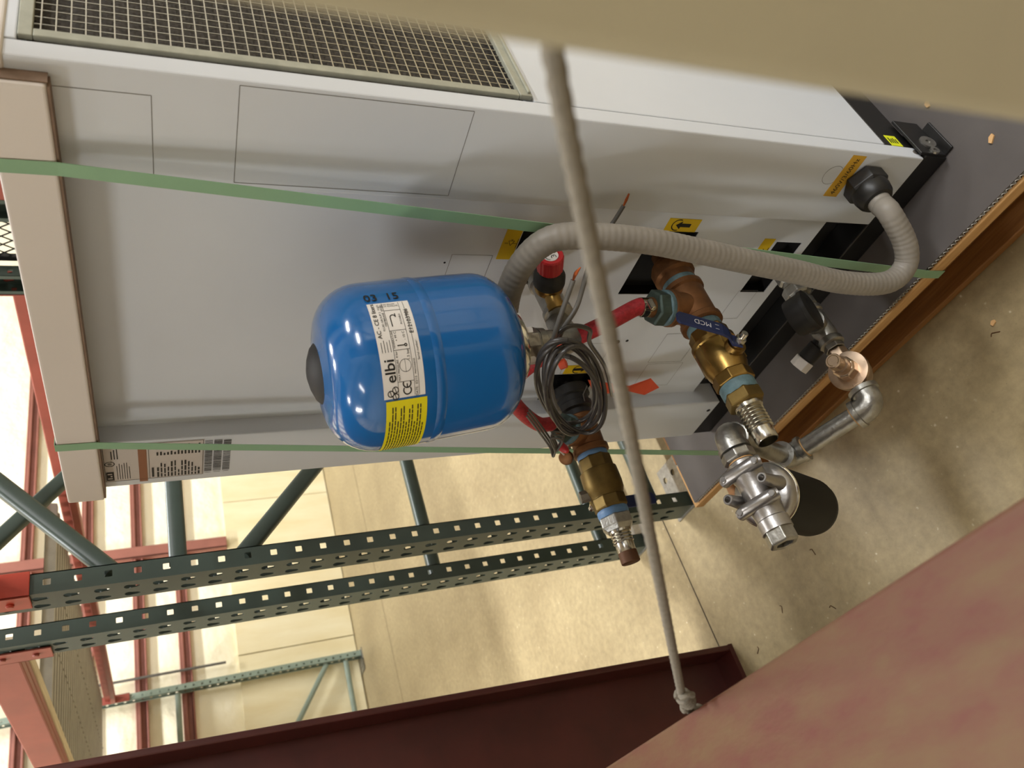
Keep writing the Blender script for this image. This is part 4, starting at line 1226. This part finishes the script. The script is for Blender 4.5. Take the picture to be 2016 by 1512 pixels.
for k, (x_, y_) in enumerate(((.030, .020), (-.030, -.016))):
    p = HC + DN * .0185 + ER * x_ + Vector((0, y_, 0))
    obj('vent_slot', MB().tube([p - Vector((0, .006, 0)) + EU * .002, p + Vector((0, .006, 0)) + EU * .002], .0022, 8), 'cast', sf, smooth=True)
lat('hex_plug', sf, HO, NY, [(.156, .0205), (.158, .0215), (.176, .0215), (.178, .0195), (.178, .0125), (.166, .0120)], 'galv', 6, bevel=.0012)
lat('plug_bore', sf, HO, NY, [(.1665, .0121), (.168, .0121)], 'black_void', 18)

# ================================================================== HOSES AND CABLES
cd = thing('flexible_conduit', (-.512, .735, .283), 'thick grey flexible conduit looping from the black hex fitting to behind the tank', 'conduit')
FO = Vector((-.512, YF, .283))
lat('hex_nut', cd, FO, NY, [(.0014, .031), (.003, .0325), (.022, .0325), (.026, .029)], 'black_paint', 6, bevel=.0015)
lat('gland', cd, FO, NY, [(.022, .0275), (.030, .0285), (.042, .0265), (.048, .0225), (.049, .019)], 'black_paint', 32)
cpts = [(-0.512, 0.698, 0.283), (-0.512, 0.682, 0.283), (-0.51, 0.66, 0.285), (-0.536, 0.628, 0.254), (-0.563, 0.606, 0.245), (-0.584, 0.592, 0.277), (-0.588, 0.595, 0.359), (-0.577, 0.605, 0.461), (-0.567, 0.615, 0.563), (-0.56, 0.625, 0.646), (-0.556, 0.632, 0.706), (-0.563, 0.645, 0.782), (-0.577, 0.652, 0.828), (-0.614, 0.655, 0.849), (-0.669, 0.655, 0.853), (-0.751, 0.665, 0.831), (-0.837, 0.68, 0.808)]
obj('tube', MB().tube(spline([Vector(p) for p in cpts], 60), .0170, 22, mod=lambda a, L: 1 + .010 * math.cos(2 * math.pi * L / .0085)), 'conduit', cd, smooth=True, angle=80)

rh = thing('red_hose', (-.9, .66, .6), 'red braided hose arching between the two brass valves behind the tank', 'hose')
h0 = C1 + UP * .084; h1 = C2 + U2 * .078
obj('tube', MB().tube([h0, h0 + UP * .02, (-.742, .662, .660), (-.772, .660, .701), (-.807, .660, .736), (-.842, .660, .763), (-.880, .660, .776), (-.922, .660, .763), (-.972, .662, .722), (-1.010, .664, .678), h1 + U2 * .014, h1], .0128, 20, smooth_n=10), 'red_hose', rh, smooth=True)
for (o_, d_) in ((h0 + UP * .004, UP), (h1 + U2 * .004, U2)):
    c_ = lat('hose_clamp', rh, o_, d_, [(0, .0135), (.0, .0146), (.013, .0146), (.013, .0135)], 'steel', 32)
    Fc_ = frame(o_, d_, (0, -1, 0))
    mb = MB()
    for k in range(-4, 5):
        an = R(k * 11)
        mb.box((-.0011, -.0045, 0), (.0011, .0045, .0006), Fc_ @ Matrix.Rotation(an, 4, 'Z') @ Matrix.Translation((.0147, 0, .0065)) @ Matrix.Rotation(R(90), 4, 'Y') @ Matrix.Rotation(R(90), 4, 'Z'))
    obj('band_slot', mb, 'black_void', c_)
    lat('screw_housing', rh, Fc_ @ Vector((.004, .0175, .0065)), Fc_.to_3x3() @ Vector((1, 0, 0)), [(0, .0055), (.016, .0055), (.017, .004)], 'steel', 12)

co = thing('cable_coil', (-.755, .56, .70), 'coil of shiny dark grey cable hanging below the blue tank', 'cable')
rnd = random.Random(4)
cc = Vector((-.6957, .506, .8055))
for k in range(6):
    s = .84 + .028 * k; ph = rnd.uniform(-.1, .1); dy = rnd.uniform(-.016, .016); dz = rnd.uniform(-.004, .004); ex = rnd.uniform(-.006, .006)
    pts = []
    for i in range(49):
        t_ = 2 * math.pi * i / 48
        c_, s_ = math.cos(t_ + ph), math.sin(t_ + ph)
        pinch = 1 - .35 * max(0, s_) * max(0, c_)
        pts.append(cc + Vector((.0992 * s * c_ + ex, dy * .8 + .007 * math.sin(2 * t_ + k), .0432 * s_ * s + .0505 * c_ * s + dz)))
    obj('loop', MB().tube(pts, .0031, 10), 'cable', co, smooth=True)
wa = [(-.800, .548, .770), (-.747, .545, .800), (-.690, .543, .828), (-.633, .548, .838), (-.594, .560, .836), (-.566, .570, .833)]
obj('tail', MB().tube(wa, .0031, 10, smooth_n=10), 'cable_grey', co, smooth=True)
obj('copper_end', MB().tube([wa[-1], (-.555, .570, .834), (-.546, .571, .831)], [.0012, .0024, .0006], 8, smooth_n=4), 'copper', co, smooth=True)
wb = [(-0.81, 0.55, 0.76), (-0.759, 0.548, 0.795), (-0.693, 0.545, 0.818), (-0.643, 0.552, 0.826), (-0.612, 0.566, 0.812), (-0.608, 0.6, 0.79), (-0.602, 0.64, 0.767), (-0.602, 0.675, 0.744), (-0.608, 0.7, 0.72), (-0.598, 0.712, 0.704), (-0.571, 0.718, 0.696)]
obj('tail', MB().tube(wb, .0031, 10, smooth_n=10), 'cable_grey', co, smooth=True)
obj('copper_end', MB().tube([wb[-1], (-0.562, 0.72, 0.695), (-0.553, 0.721, 0.695)], [.0013, .0020, .0012], 8, smooth_n=4), 'copper', co, smooth=True)
wc = [(-.655, .545, .842), (-.628, .552, .822), (-.650, .566, .776), (-.700, .585, .745), (-.80, .62, .66), (-.93, .66, .57)]
obj('tail', MB().tube(wc, .0031, 10, smooth_n=10), 'cable', co, smooth=True)
for p, q in (((-.648, .540, .832), (-.640, .541, .830)), ((-.686, .538, .815), (-.676, .539, .812))):
    p = Vector(p); obj('tie', MB().lathe(p, Vector((.5, -.1, -.5)), [(0, .0062), (.009, .0066), (.010, .004)], 10), 'orange', co)
wt = tag(obj('wire_nut', MB().lathe((-1.035, .634, .640), (.25, -.75, -.3), [(0, .0045), (.004, .0085), (.014, .0075), (.021, .004), (.022, .001)], 10), 'red_plastic', smooth=True), 'small red twist-on wire nut hanging by the left valve', 'wire nut')
gw = thing('grey_wires', (-1.0, .64, .65), 'thin grey wires wrapped round the lower red hose', 'wire')
for k in range(3):
    o_ = Vector((0, -.006 * k, .004 * k))
    obj('wire', MB().tube([Vector(p) + o_ for p in ((-.93, .641, .735), (-.985, .640, .690), (-1.03, .640, .655), (-1.056, .636, .640), (-1.030, .632, .648), (-.990, .632, .672), (-1.000, .633, .645), (-1.035, .634, .641))], .0019, 8, smooth_n=6), 'cable_grey', gw, smooth=True)
# orange tag on the panel
t_ = thing('warning_tag', (-1.0, .735, .47), 'crumpled orange plastic tag tied to the left valve', 'tag')
vs_ = [(-.996, .744, .555), (-1.000, .728, .47), (-.998, .742, .415), (-1.010, .728, .396), (-1.026, .724, .424), (-1.016, .730, .47), (-1.024, .727, .535)]
mb = MB()
n = len(vs_)
mb.add(vs_ + [(x_, y_ + .001, z_) for x_, y_, z_ in vs_], [(0, 1, 6), (1, 5, 6), (1, 2, 5), (2, 4, 5), (2, 3, 4)] + [tuple(n + k for k in f)[::-1] for f in ((0, 1, 6), (1, 5, 6), (1, 2, 5), (2, 4, 5), (2, 3, 4))] + [(i, (i + 1) % n, n + (i + 1) % n, n + i) for i in range(n)])
obj('sheet', mb, 'orange', t_)
obj('string', MB().tube([(-1.008, .74, .553), (-1.018, .728, .562), (-1.022, .716, .562)], .0012, 6), 'cable_grey', t_)

# ================================================================== CRUMBS ON THE SHEET AND FLOOR
for (x_, y_, z_, rz, L, m_, lab) in ((-.396, .706, HS, 35, .014, 'chip', 'pale wood chip on the grey sheet near the post'), (-.425, .835, HS, 70, .012, 'chip', 'pale wood chip beside the cabinet foot'),
                                    (-.637, .555, 0, 20, .010, 'chip', 'pale wood chip on the concrete in front of the pallet')):
    Fm = Matrix.Translation((x_, y_, z_)) @ Matrix.Rotation(R(rz), 4, 'Z')
    tag(obj('wood_chip', MB().prism([(-L / 2, -.003), (L * .3, -.0035), (L / 2, .001), (L * .1, .004), (-L * .45, .002)], Fm, .003), m_), lab, 'wood chip', 'wood chips')
for k, (x_, y_, z_, rz, lab) in enumerate(((-1.170, .690, HS, 10, 'bent steel staple on the grey sheet by the left strap'), (-1.42, .38, 0, 60, 'rusty bent nail on the concrete near the column'), (-1.276, .324, 0, 130, 'rusty staple on the concrete near the pink beam'),
                                          (-1.248, .439, 0, 95, 'rusty staple on the concrete below the filter canister'), (-.645, .540, 0, 150, 'rusty staple beside a wood chip in front of the pallet'), (-1.56, .335, 0, 30, 'rusty staple at the shadow of the column'))):
    Fm = Matrix.Translation((x_, y_, z_)) @ Matrix.Rotation(R(rz), 4, 'Z')
    s_ = 1.6 if k == 0 else 1
    pts = [Fm @ Vector(p) for p in ((-.008 * s_, 0, .0008), (.006 * s_, 0, .0008), (.0075 * s_, .002, .0008), (.008 * s_, .006 * s_, .0009))]
    tag(obj('staple', MB().tube(pts, .0008, 6), 'steel' if k == 0 else 'rust'), lab, 'staple', 'loose staples')
